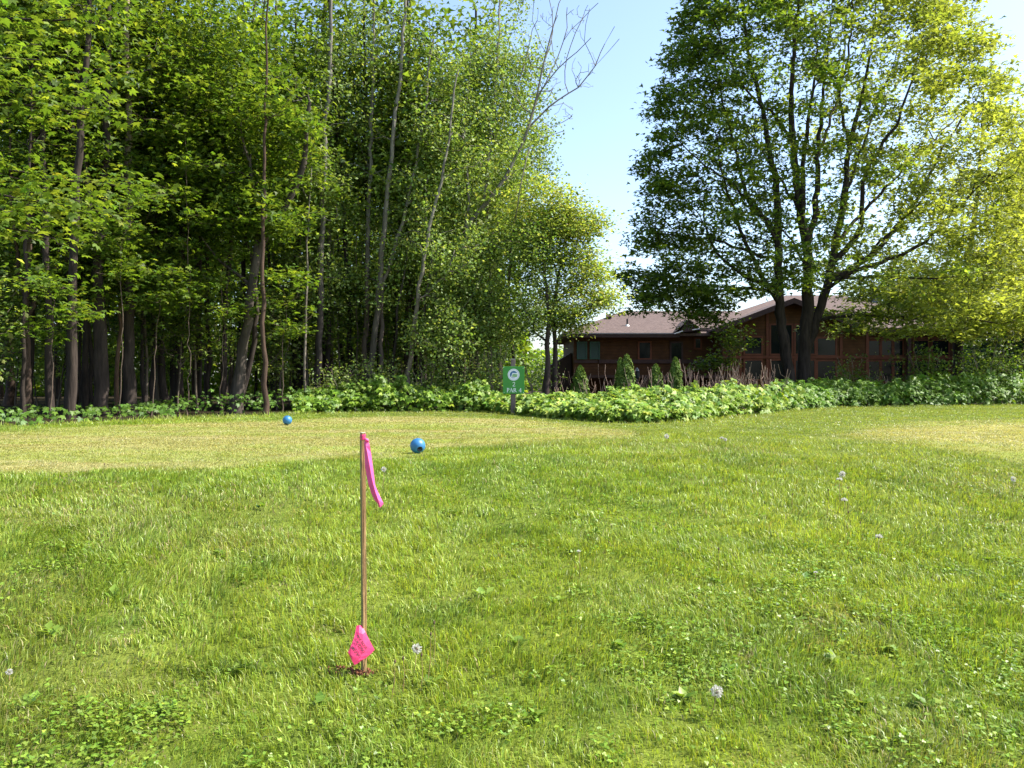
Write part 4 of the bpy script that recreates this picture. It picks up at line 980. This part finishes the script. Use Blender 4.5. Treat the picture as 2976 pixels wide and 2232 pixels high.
#@@FOREST
# ------------------------------------------------------------------ front row of the woods
DK = 1.6
def forest_tree(name, d, pts, wpx, crowns, per, size, shape, cols, w, mat, label, bark, high=None, natt=200, zhi=5.5, extra=(), spread=.26, flat=.55, d_top=None, group=None, tilt=.55, clearz=2.6, bare=()):
    T = Tree(int(pts[0][0] * 3 + d * 11)); d = d + DK; bx = (pts[0][0] - CX) * d / F; base = np.array([bx, d, float(height(bx, d)) - .05])
    dt = d_top or d; main = [base] + [P(a, b, d + (dt - d) * i / len(pts)) for i, (a, b) in enumerate(pts[1:])]
    r0 = wpx * d / F / 2; T.line(main, r0, r0 * (.08 if name.startswith('dead') else .28), attach=False, k=10, clear=clearz, step=.35, jit=.02)
    for e, r in extra: T.line([P(a, b, dd) for a, b, dd in [(a_, b_, d_ + DK) for a_, b_, d_ in e]], r, .010 if name.startswith('dead') else .014, k=6, clear=clearz)
    att = []
    for (px, py, dd, rx, ry, rz, frac) in crowns:
        q = blob(T.rng, int(natt * frac * 1.25), P(px, py, d + dd + 1.0), (rx * 1.12, ry * 1.12, rz * 1.12), .45)
        att.append(q[vnoise(q[:, 0] / .8 + 40, q[:, 2] / .5 + q[:, 1] * .9, 1.0, 17) > .42])
    ends = dirs = None
    for (px, py, rx, rz, m_) in bare: T.grow(blob(T.rng, m_, P(px, py, d), (rx, .5, rz), .4), up=.6, step=.16, k=3)
    if att:
        att = np.vstack(att); att = att[att[:, 2] > clearz - .6]; ends, dirs = T.grow(att, up=.5, drop=1.0)
    return finish_tree(T, name, base, ends, dirs, dict(per=per, spread=spread, flat=flat, size=size, shape=shape, cols=cols, w=w, tilt=tilt), label, 'tree', group, bark=(bark, high, base[2] + 2.5, base[2] + zhi), mat=mat, tip=.0065)
mp = dict(per=38, size=.14, shape='star', cols=MAPLE, w=MAPLE_W, mat='leaf', spread=.24, flat=.35, tilt=.45)
def cr(px, *rows): return [(px + r[0], r[1], r[2], r[3], r[3], r[4], r[5]) for r in rows]
std = [(0, 560, 0, 1.7, 1.7, .45), (0, 180, 0, 1.8, 2.0, .4), (0, 780, -.6, 1.3, .8, .15)]
forest_tree('maple_tree', 15.5, [(78, 1210), (76, 1060), (75, 870), (85, 700), (95, 300), (100, -200)], 22, cr(60, *std), natt=220, bark=BROWNB, label='dark forked maple second from the left end of the woods', extra=[([(76, 900, 15.5), (50, 780, 15.5), (35, 560, 15.3), (20, 300, 15)], .06), ([(78, 940, 15.5), (110, 820, 15.6), (130, 650, 16)], .05)], **mp)
forest_tree('maple_tree', 15.8, [(208, 1205), (206, 1000), (205, 760), (212, 640), (215, 300), (215, -250)], 30, cr(190, *std), natt=240, bark=DARKB, label='thick dark maple trunk left of a slimmer straight one', **mp)
forest_tree('maple_tree', 16.2, [(250, 1200), (247, 1000), (244, 780), (240, 500), (235, 100), (230, -250)], 19, cr(270, *std), natt=200, bark=DARKB, label='slim straight dark maple between two thick trunks on the left', **mp)
forest_tree('maple_tree', 16.0, [(298, 1200), (294, 1000), (290, 800), (300, 600), (310, 300), (320, -200)], 38, cr(330, *std), natt=240, bark=DARKB, label='thickest dark maple trunk in the left part of the woods', **mp)
forest_tree('maple_tree', 17.0, [(335, 1190), (345, 1000), (352, 800), (360, 500), (375, 150), (380, -200)], 13, cr(400, (0, 400, 0, 1.5, 2, .6), (0, 700, 0, 1.2, 1, .4)), natt=120, bark=(.16, .10, .07), label='thin reddish brown leaning trunk beside the tall ash', **mp)
forest_tree('ash_tree', 16.6, [(377, 1195), (376, 1000), (376, 830), (374, 560), (372, 330), (368, 124), (366, -250)], 36, cr(380, *std), natt=230, bark=DARKB, high=(.30, .24, .18), zhi=7, label='tall straight ash whose upper trunk turns pale tan', **mp)
forest_tree('maple_tree', 19.0, [(520, 1180), (522, 900), (526, 650), (528, 350), (520, 100), (520, -250)], 26, cr(540, *std), natt=260, bark=DARKB, label='dark maple trunk seen high among leaves right of the tall ash', **mp)
forest_tree('oak_tree', 17.5, [(682, 1195), (700, 1050), (722, 890), (738, 780), (780, 680), (830, 600), (880, 480), (900, 300)], 38, cr(760, (0, 520, 0, 1.9, 1.7, .4), (-60, 230, 0, 2.0, 2.0, .6)), natt=260, bark=(.075, .062, .052), label='thick leaning trunk with ridged grey bark, forking high to the right', extra=[([(738, 780, 17.5), (745, 640, 17.5), (720, 480, 17.2), (690, 300, 17)], .10), ([(732, 820, 17.5), (640, 760, 17.5), (590, 690, 17)], .05)], **mp)
forest_tree('maple_tree', 17.9, [(690, 1200), (730, 1040), (742, 950), (745, 850), (700, 600)], 20, cr(640, (0, 520, 0, 1.6, 1.4, .6), (0, 330, 0, 1.5, 1.5, .4)), natt=130, bark=DARKB, label='slim dark trunk leaning close behind the thick leaning one', **mp)
forest_tree('maple_tree', 16.4, [(770, 1200), (766, 1000), (762, 820), (764, 650), (770, 400), (775, 0)], 16, cr(760, (0, 640, 0, 1.1, .8, .5), (0, 380, 0, 1.4, 1.5, .5)), natt=130, bark=(.075, .05, .038), label='slender reddish trunk just right of the thick leaning one', **mp)
DK = 3.2
asp = dict(size=.088, shape='oval', cols=ASPEN, w=ASPEN_W, mat='aspen_leaf', spread=.22, flat=.7, tilt=.9, high=GREY)
forest_tree('aspen_tree', 18.0, [(925, 1170), (930, 900), (937, 600), (945, 420), (956, 250), (960, 130), (965, -250)], 23, cr(960, (0, 640, 0, 1.5, 1.6, .35), (0, 300, 0, 1.8, 2, .45), (-40, 850, 0, 1.2, .9, .2)), per=46, natt=210, bark=(.045, .038, .035), zhi=6, label='tall aspen, blackish below and pale above, left of the aspen clump', **asp)
forest_tree('aspen_tree', 17.5, [(884, 1170), (890, 900), (898, 620), (900, 480), (905, 300)], 9, cr(890, (0, 560, 0, .9, 1.0, 1)), per=50, natt=60, bark=(.2, .17, .14), label='very thin pale pole standing left of the black and pale aspen', **asp)
forest_tree('aspen_tree', 19.5, [(955, 1160), (957, 900), (955, 650), (965, 300)], 16, cr(985, (0, 500, 0, 1.5, 2, 1)), per=50, natt=120, bark=DARKB, label='dark aspen trunk just right of the black and pale one', **asp)
forest_tree('aspen_tree', 18.6, [(1060, 1180), (1085, 1000), (1097, 900), (1111, 700), (1138, 460), (1155, 280), (1169, 134), (1190, -200)], 21, cr(1150, (0, 600, 0, 1.6, 1.6, .35), (20, 280, 0, 1.9, 2, .45), (20, 860, -.3, 1.3, 1.0, .2)), per=54, natt=240, bark=(.10, .085, .07), zhi=6, label='tall pale barked aspen curving up through the middle of the clump', **asp)
forest_tree('aspen_tree', 19.0, [(1055, 1180), (1062, 950), (1070, 665), (1078, 400), (1084, 190), (1090, -200)], 18, cr(1080, (0, 500, 0, 1.6, 1.8, .5), (0, 150, 0, 1.8, 1.8, .5)), per=46, natt=170, bark=(.10, .075, .06), label='brownish aspen left behind the curving pale one', **asp)
forest_tree('aspen_tree', 18.8, [(1104, 1180), (1108, 1000), (1112, 850), (1180, 600), (1230, 350), (1260, 100)], 15, cr(1260, (0, 620, 0, 1.7, 1.6, .5), (20, 300, 0, 1.8, 1.8, .5)), per=54, natt=230, bark=(.13, .10, .085), label='aspen sweeping right above the curving pale trunk', **asp)
forest_tree('aspen_tree', 18.0, [(1180, 1180), (1195, 1000), (1220, 835), (1240, 700), (1290, 480), (1330, 200)], 16, cr(1330, (-20, 720, -.5, 1.7, 1.3, .35), (20, 420, 0, 1.8, 1.8, .4), (0, 960, -.8, 1.3, .7, .25)), per=54, natt=270, bark=(.17, .14, .11), zhi=4, label='grey leaning aspen with foliage hanging to its right', **asp)
forest_tree('aspen_tree', 18.9, [(1138, 1180), (1142, 1050), (1150, 950), (1162, 855), (1190, 700)], 12, cr(1200, (0, 760, 0, 1.3, 1.2, 1)), per=60, natt=90, bark=DARKB, label='thin dark aspen left of the grey leaning one', **asp)
forest_tree('aspen_tree', 18.4, [(1218, 1180), (1225, 1040), (1236, 900), (1260, 740)], 12, cr(1290, (0, 830, -.4, 1.3, 1.1, 1)), per=60, natt=100, bark=DARKB, label='thin dark aspen right of the grey leaning one', **asp)
# the leaning tree with the bare top, standing in front of the sky
forest_tree('dead_topped_aspen', 19.4, [(1290, 1180), (1310, 1040), (1330, 880), (1352, 720), (1372, 640), (1440, 560), (1500, 450), (1540, 370), (1565, 250), (1588, 150), (1612, 60), (1640, -20)], 24, cr(1400, (20, 780, -.4, 1.6, 1.2, .25), (110, 470, 0, 1.1, 1.2, .3), (0, 250, 0, 1.6, 1.6, .35), (60, 950, -.8, 1.2, .8, .15)), per=56, natt=310, bark=DARKB, zhi=6,
            bare=((1600, 220, .55, .9, 34), (1700, 200, .45, .55, 26), (1640, 330, .35, .25, 12), (1570, 60, .5, .8, 20), (1690, 60, .5, .5, 16)), label='leaning dark tree with bare twigs spreading above its foliage', extra=[([(1355, 700, 19.4), (1362, 560, 19.4), (1350, 380, 19.6), (1370, 150, 19.8)], .08),
            ([(1540, 370, 19.4), (1600, 310, 19.4), (1680, 250, 19.5), (1730, 190, 19.6), (1762, 130, 19.6)], .028), ([(1555, 300, 19.4), (1620, 200, 19.3), (1680, 150, 19.2), (1720, 110, 19.2)], .022), ([(1560, 270, 19.4), (1640, 120, 19.6), (1650, 20, 19.6)], .02),
            ([(1570, 220, 19.4), (1540, 190, 19.4), (1530, 130, 19.3)], .016), ([(1545, 340, 19.4), (1500, 280, 19.6), (1530, 160, 19.6), (1560, 60, 19.6)], .02), ([(1665, 262, 19.45), (1640, 200, 19.4), (1660, 130, 19.3), (1700, 40, 19.3)], .012),
            ([(1720, 200, 19.6), (1700, 120, 19.6), (1710, 30, 19.6)], .010), ([(1560, 360, 19.4), (1600, 370, 19.3), (1660, 340, 19.3)], .008), ([(1530, 390, 19.4), (1580, 400, 19.5), (1640, 380, 19.5)], .008), ([(1600, 310, 19.4), (1640, 300, 19.3), (1665, 320, 19.3)], .007),
            ([(1575, 180, 19.4), (1610, 90, 19.5), (1600, 0, 19.5)], .012), ([(1580, 140, 19.4), (1550, 60, 19.5), (1560, -30, 19.5)], .010), ([(1620, 205, 19.3), (1600, 120, 19.3), (1620, 40, 19.2)], .009), ([(1640, 120, 19.6), (1690, 60, 19.7), (1740, 10, 19.7)], .010), ([(1762, 130, 19.6), (1790, 80, 19.6)], .006), ([(1730, 190, 19.6), (1770, 150, 19.6), (1800, 110, 19.6)], .006)], **asp)
forest_tree('aspen_tree', 20.0, [(1390, 1180), (1385, 1000), (1375, 830), (1392, 700), (1410, 560), (1430, 350), (1450, 100), (1460, -150)], 13, cr(1450, (0, 650, 0, 1.5, 1.3, .4), (20, 880, 0, 1.3, .8, .25), (0, 420, 0, 1.3, 1.2, .25), (20, 180, 0, 1.1, 1.4, .3), (0, -120, 0, 1.2, 1.3, .2)), per=54, natt=330, bark=(.14, .11, .09), label='slim aspen right of the bare topped leaning tree', **asp)
forest_tree('aspen_tree', 21.5, [(1500, 1170), (1490, 1000), (1480, 800), (1500, 600)], 13, cr(1510, (0, 720, 0, 1.4, 1.4, .45), (20, 930, 0, 1.3, .9, .35), (40, 540, 0, .95, .9, .2), (50, 400, 0, .6, .6, .12)), per=54, natt=260, bark=DARKB, label='last slim aspen behind the green tee sign', extra=[([(1480, 800, 18.3), (1500, 600, 18.3), (1540, 420, 18.3)], .04)], **asp)
# low shrubs with bare twigs right of and behind the sign
def shrub(px, d, h, w, label, cols, seed, n=50, per=30, size=.07, bark=(.25, .2, .16), group=None):
    x = (px - CX) * d / F; base = np.array([x, d, float(height(x, d))]); T = Tree(seed)
    for k in range(5):
        a = T.rng.uniform(0, 6.28); T.line([base + [0, 0, -.05], base + [math.cos(a) * w * .25, math.sin(a) * w * .25, h * .5], base + [math.cos(a) * w * .5, math.sin(a) * w * .5, h * .9]], .018, .006, attach=False, k=5, step=.2)
    ends, dirs = T.grow(blob(T.rng, n, base + [0, 0, h * .55], (w, w, h * .5), .5), step=.2)
    keep = T.rng.random(len(ends)) < .8
    return finish_tree(T, 'shrub', base, ends[keep], dirs[keep], dict(per=per, spread=.15, flat=.8, size=size, shape='oval', cols=cols, w=None, tilt=.8), label, 'shrub', group, bark=(bark, None, 0, 1), mat='aspen_leaf', tip=.004, crown='foliage')
shrub(1440, 21.8, 1.7, .9, 'leafy shrub just left behind the tee sign', ASPEN, 61)
shrub(1330, 21.6, 1.6, .9, 'leafy shrub under the leaning bare topped tree', ASPEN, 62)
shrub(1560, 22.5, 1.5, .8, 'thin shrub with tangled bare twigs right of the tee sign', ASPEN[2:3], 63, n=70, per=9)
shrub(1110, 21.2, 1.3, .9, 'bright leafy shrub at the foot of the curving pale aspen', ASPEN, 64)
shrub(980, 20.8, 1.2, .8, 'leafy shrub at the foot of the dark aspen', ASPEN, 65)
shrub(1230, 21.4, 1.3, .8, 'small leafy shrub between aspen trunks above the thicket', ASPEN, 66)
shrub(2480, 30, 1.9, 1.1, 'dark shrub against the house windows right of the maple', MAPLE, 67, per=26, size=.1)
shrub(2690, 29, 2.2, 1.3, 'arching shrub before the right end of the house', MAPLE, 68, per=26, size=.1)
shrub(2860, 31, 2.6, 1.7, 'dark shrub under the yellow maples', MAPLE, 69, n=80, per=26, size=.1)
shrub(2960, 33, 2.8, 1.8, 'dark shrub at the far right under the yellow maples', MAPLE, 70, n=80, per=26, size=.1)

# near maple at the left whose boughs reach into view
def left_maple():
    d = 11.5; T = Tree(500); x = -8.6; base = np.array([x, d, float(height(x, d)) - .05])
    T.line([base, base + [.1, 0, 3], base + [.2, .1, 6], base + [.1, .2, 10]], .17, .05, attach=False, k=10, clear=2.5)
    att = []
    for px0, py0, px1, py1, dd, r in [(-300, 560, 240, 610, 10.2, .035), (-300, 640, 160, 690, 9.8, .03), (-320, 300, 260, 330, 10.6, .05), (-300, 80, 220, 60, 11, .05), (-350, -150, 200, -150, 11.2, .05), (-300, 480, 420, 560, 11.8, .03), (-320, 200, 120, 180, 10, .04)]:
        T.line([base + [.1, .05, P(px0, py0, dd)[2] - base[2] - .2]] + [P(px0, py0, dd), P((px0 + px1) / 2, (py0 + py1) / 2 - 20, dd), P(px1, py1, dd)], r, .008, k=6, clear=0)
        n = 24; t = T.rng.random(n) ** .8
        for q in t:
            c = P(px0 + (px1 - px0) * q, py0 + (py1 - py0) * q - 15 * math.sin(q * 3.1), dd); att.append(c + T.rng.normal(0, 1, 3) * [.35, .4, .13])
    att.extend(blob(T.rng, 110, P(-420, 300, 11.5), (1.6, 1.8, 3.2)))
    ends, dirs = T.grow(np.array(att), step=.25)
    return finish_tree(T, 'maple_tree', base, ends, dirs, dict(per=15, spread=.17, flat=.35, size=.115, shape='palm', cols=[(.085, .145, .02), (.11, .175, .025), (.18, .24, .036)], w=[.45, .35, .2], tilt=.35),
                       'nearest maple at the left edge, its boughs of large lobed leaves reaching in', bark=(DARKB, None, 0, 1), tip=.004)
left_maple()
def sprig_tree(px, d, pts, label, seed, att):
    x = (px - CX) * d / F; base = np.array([x, d, float(height(x, d))]); T = Tree(seed)
    T.line([base] + [P(a, b, d) for a, b in pts], .014, .006, attach=False, k=6, step=.2, clear=base[2] + .6)
    A = np.vstack([P(a, b, d + dd) + T.rng.normal(0, 1, (m, 3)) * [s, s, .08] for a, b, dd, s, m in att])
    ends, dirs = T.grow(A, step=.2)
    return finish_tree(T, 'maple_sapling', base, ends, dirs, dict(per=16, spread=.16, flat=.35, size=.105, shape='palm', cols=[(.085, .15, .02), (.12, .19, .025), (.16, .225, .035)], w=[.45, .35, .2], tilt=.35), label, 'sapling', 'maple saplings along the wood edge', bark=((.12, .09, .07), None, 0, 1), tip=.004)
sprig_tree(440, 17.5, [(445, 1100), (455, 980), (470, 860)], 'maple sapling with pale layered leaves left of the thick leaning trunk', 81, [(500, 860, 0, .28, 14), (420, 890, 0, .3, 10), (470, 780, 0, .3, 12), (560, 830, .3, .2, 6)])
sprig_tree(640, 18.6, [(645, 1100), (650, 950), (640, 800)], 'maple sapling before the base of the thick leaning trunk', 82, [(600, 820, 0, .35, 14), (700, 900, 0, .35, 12), (640, 720, 0, .4, 12)])
sprig_tree(350, 16.6, [(352, 1100), (356, 950), (350, 800), (360, 660)], 'tall maple sapling in front of the straight ash', 83, [(330, 640, 0, .4, 16), (380, 560, 0, .4, 14), (300, 720, 0, .35, 12), (380, 780, 0, .35, 12)])
sprig_tree(150, 15.0, [(150, 1100), (155, 980), (150, 850)], 'maple sapling between the two leftmost trunks', 84, [(130, 820, 0, .35, 14), (190, 900, 0, .35, 12), (120, 960, 0, .3, 8)])
sprig_tree(545, 18.0, [(548, 1100), (550, 850), (545, 600), (540, 380)], 'tall thin maple filling the dark gap left of the leaning trunk', 86, [(500, 560, 0, .4, 14), (590, 480, 0, .4, 14), (520, 380, 0, .45, 16), (610, 640, 0, .35, 10), (560, 260, 0, .45, 16), (470, 700, 0, .35, 10), (640, 330, 0, .4, 12)])
sprig_tree(820, 18.9, [(822, 1120), (826, 1000), (835, 880)], 'maple sapling left of the black and pale aspen', 85, [(800, 880, 0, .35, 12), (850, 800, 0, .4, 14), (830, 960, 0, .3, 10)])

# saplings and poles inside the wood: prototypes copied
def proto_tree(seed, name, h, r, cz0, R_, natt, per, size, shape, cols, w, mat, bark, lean=.3, flat=.5, spread=.4):
    T = Tree(seed); base = np.zeros(3); lx, ly = T.rng.normal(0, lean, 2)
    T.line([base + [0, 0, -.2], np.array([lx * .2, ly * .2, h * .3]), np.array([lx * .6, ly * .6, h * .6]), np.array([lx, ly, h * .96])], r, r * .25, attach=False, k=8, clear=cz0 * .8, step=.5)
    att = blob(T.rng, natt, (lx * .6, ly * .6, (cz0 + h) / 2), (R_, R_, (h - cz0) / 2), .5)
    ends, dirs = T.grow(att, up=.5)
    return finish_tree(T, name, base, ends, dirs, dict(per=per, spread=spread, flat=flat, size=size, shape=shape, cols=cols, w=w, tilt=.55), 'x', 'tree', None, bark=(bark, None, 0, 1), mat=mat, tip=.008)
pt = [proto_tree(900 + i, 'woodland_tree', 11 + i, .10 + .02 * i, 2.2 + .7 * i, 2.1, 150, 28, .19, 'star', MAPLE, MAPLE_W, 'leaf', DARKB if i % 2 else BROWNB) for i in range(4)]
ps = [proto_tree(950 + i, 'understory_sapling', 3.2 + .8 * i, .020 + .005 * i, .8, 1.1, 46, 22, .11, 'star' if i % 2 else 'oval', MAPLE if i % 2 else ASPEN, None, 'leaf', (.16, .13, .10), lean=.35, spread=.22) for i in range(4)]
pp = [proto_tree(980 + i, 'slim_tree', 10.5 + i, .045 + .018 * i, 5.2, 1.3, 60, 26, .13, 'star', MAPLE, MAPLE_W, 'leaf', DARKB, lean=.4) for i in range(4)]
rs = np.random.default_rng(5)
def spawn(protos, idx, x, y, s, label, group, cat):
    o = protos[idx % len(protos)]; c = copy_tree(o); c.location = (x, y, float(height(x, y))); c.rotation_euler = (0, 0, rs.uniform(0, 6.28)); c.scale = (s, s, s * rs.uniform(.9, 1.15)); tag(c, label, cat, group); return c
k = 0
for row, (d, n, lo, hi) in enumerate([(24.5, 5, -250, 1330), (27.5, 7, -400, 1420), (32, 10, -500, 1480), (38, 11, -500, 1500), (45, 11, -600, 1500)]):
    for j in range(n):
        px = lo + (hi - lo) * (j + rs.uniform(.15, .85)) / n; dd = d + rs.uniform(-1.3, 1.3)
        spawn(pt, k, (px - CX) * dd / F, dd, rs.uniform(.85, 1.15), 'dark slim tree inside the woods, behind the front row', 'trees inside the woods behind the front row', 'tree'); k += 1
for j in range(34):
    px = -150 + 1500 * (j + rs.uniform(0, 1)) / 34; dd = float(edge_y((px - CX) * 17 / F)) + rs.uniform(3.2, 7)
    spawn(pp, k, (px - CX) * dd / F, dd, rs.uniform(.9, 1.1), 'slim dark upright trunk among the front trees of the woods', 'slim dark upright trunks in the woods', 'tree'); k += 1
for j in range(90):
    px = rs.uniform(-250, 1440) if j % 3 else rs.uniform(800, 1440); dd = float(edge_y((px - CX) * 17 / F)) + rs.uniform(3.0, 13)
    spawn(ps, k, (px - CX) * dd / F, dd, rs.uniform(.8, 1.3), 'thin leafy sapling in the shade between the trunks', 'saplings in the shade between the trunks', 'sapling'); k += 1
# trees beyond the house, right side
for px, dd, s in ((2640, 66, 1.0), (2700, 70, 1.1), (2780, 64, .95), (2900, 62, 1.1), (2990, 58, 1.0), (3090, 50, 1.1), (2500, 72, .9), (3200, 42, 1.0)):
    spawn(pt, k, (px - CX) * dd / F, dd, s, 'dark trunked green tree beyond the right end of the house', 'trees beyond the right end of the house', 'tree'); k += 1
for px, dd, s in ((2330, 68, .75),):
    spawn(pt, k, (px - CX) * dd / F, dd, s, 'green tree seen over the main roof between the maple stems', None, 'tree'); k += 1
for o in pt + ps + pp:
    for c in list(o.children): bpy.data.objects.remove(c)
    bpy.data.objects.remove(o)
# dark evergreen at the right
def evergreen(px, d, top, w, label, seed):
    rs = np.random.default_rng(seed); x = (px - CX) * d / F; bz = float(height(x, d)); H = P(px, top, d)[2] - bz; root = empty('spruce_tree', (x, d, bz)); tag(root, label, 'tree')
    m = MB(); m.tube([(0, 0, -.2), (0, 0, H * .5), (0, 0, H)], [.25, .14, .01], 9); m.build('trunk', M['post'], root)
    n = 26000; t = rs.random(n) ** 1.3; lay = np.floor(t * 22) / 22; a = rs.uniform(0, 6.28, n); rr = w * (1 - t) * (1 + .25 * np.sin(a * 5 + lay * 40)) * rs.random(n) ** .5
    cen = np.stack([rr * np.cos(a), rr * np.sin(a), H * (.12 + .88 * (lay + .02)) - rr * .25 + rs.normal(0, .12, n)], -1)
    V, Fc, Cc = leaves(cen, rs.normal(0, .4, (n, 3)) + [0, 0, 1], np.stack([np.cos(a), np.sin(a), -.3 + 0 * a], -1), rs.uniform(.15, .3, n), 'oval', palette(n, [(.02, .05, .018), (.03, .065, .02)], None, .2, rs))
    mesh('crown', V, Fc, M['needle'], root, Cc)
evergreen(2985, 46, 380, 3.4, 'dark spruce showing behind the yellow maples at the right', 3)

# far wood that reads as one mass behind the trees
def far_wood(name, px0, px1, d, top, n, size, label, seed, thick=8):
    rs = np.random.default_rng(seed); px = rs.uniform(px0, px1, n); dd = d + rs.uniform(0, thick, n); x = (px - CX) * dd / F
    H = top * (.7 + .5 * fbm(x, dd, 6, seed)); z = rs.random(n) ** .9 * H
    keep = vnoise(x * .8 + z * .3, z + dd * 1.7, 1.1, seed + 2) > .33
    cen = np.stack([x, dd, z], -1)[keep]; n = len(cen)
    V, Fc, Cc = leaves(cen, rs.normal(0, .6, (n, 3)) + [.2, -.2, .8], rs.normal(0, 1, (n, 3)), size * rs.uniform(.6, 1.3, n), 'star', palette(n, [(.16, .25, .03), (.2, .29, .035), (.1, .18, .02)], None, .2, rs))
    tag(mesh(name, V, Fc, M['leaf'], None, Cc), label, 'woods', kind='stuff')
far_wood('far_woods', -900, 1520, 50, 17, 70000, .42, 'sunlit mass of foliage deep behind the left woods', 12)
far_wood('far_woods', -900, 1540, 46, 5, 26000, .38, 'low sunlit brush deep behind the left woods', 22, 3)
far_wood('far_woods', 2560, 3500, 74, 12, 26000, .5, 'mass of foliage far behind the right end of the house', 14)
far_wood('far_woods', 1380, 3500, 150, 8, 30000, .9, 'low distant tree line beyond the house', 16, 20)
print('verts', sum(len(o.data.vertices) for o in C.objects if o.type == 'MESH'))
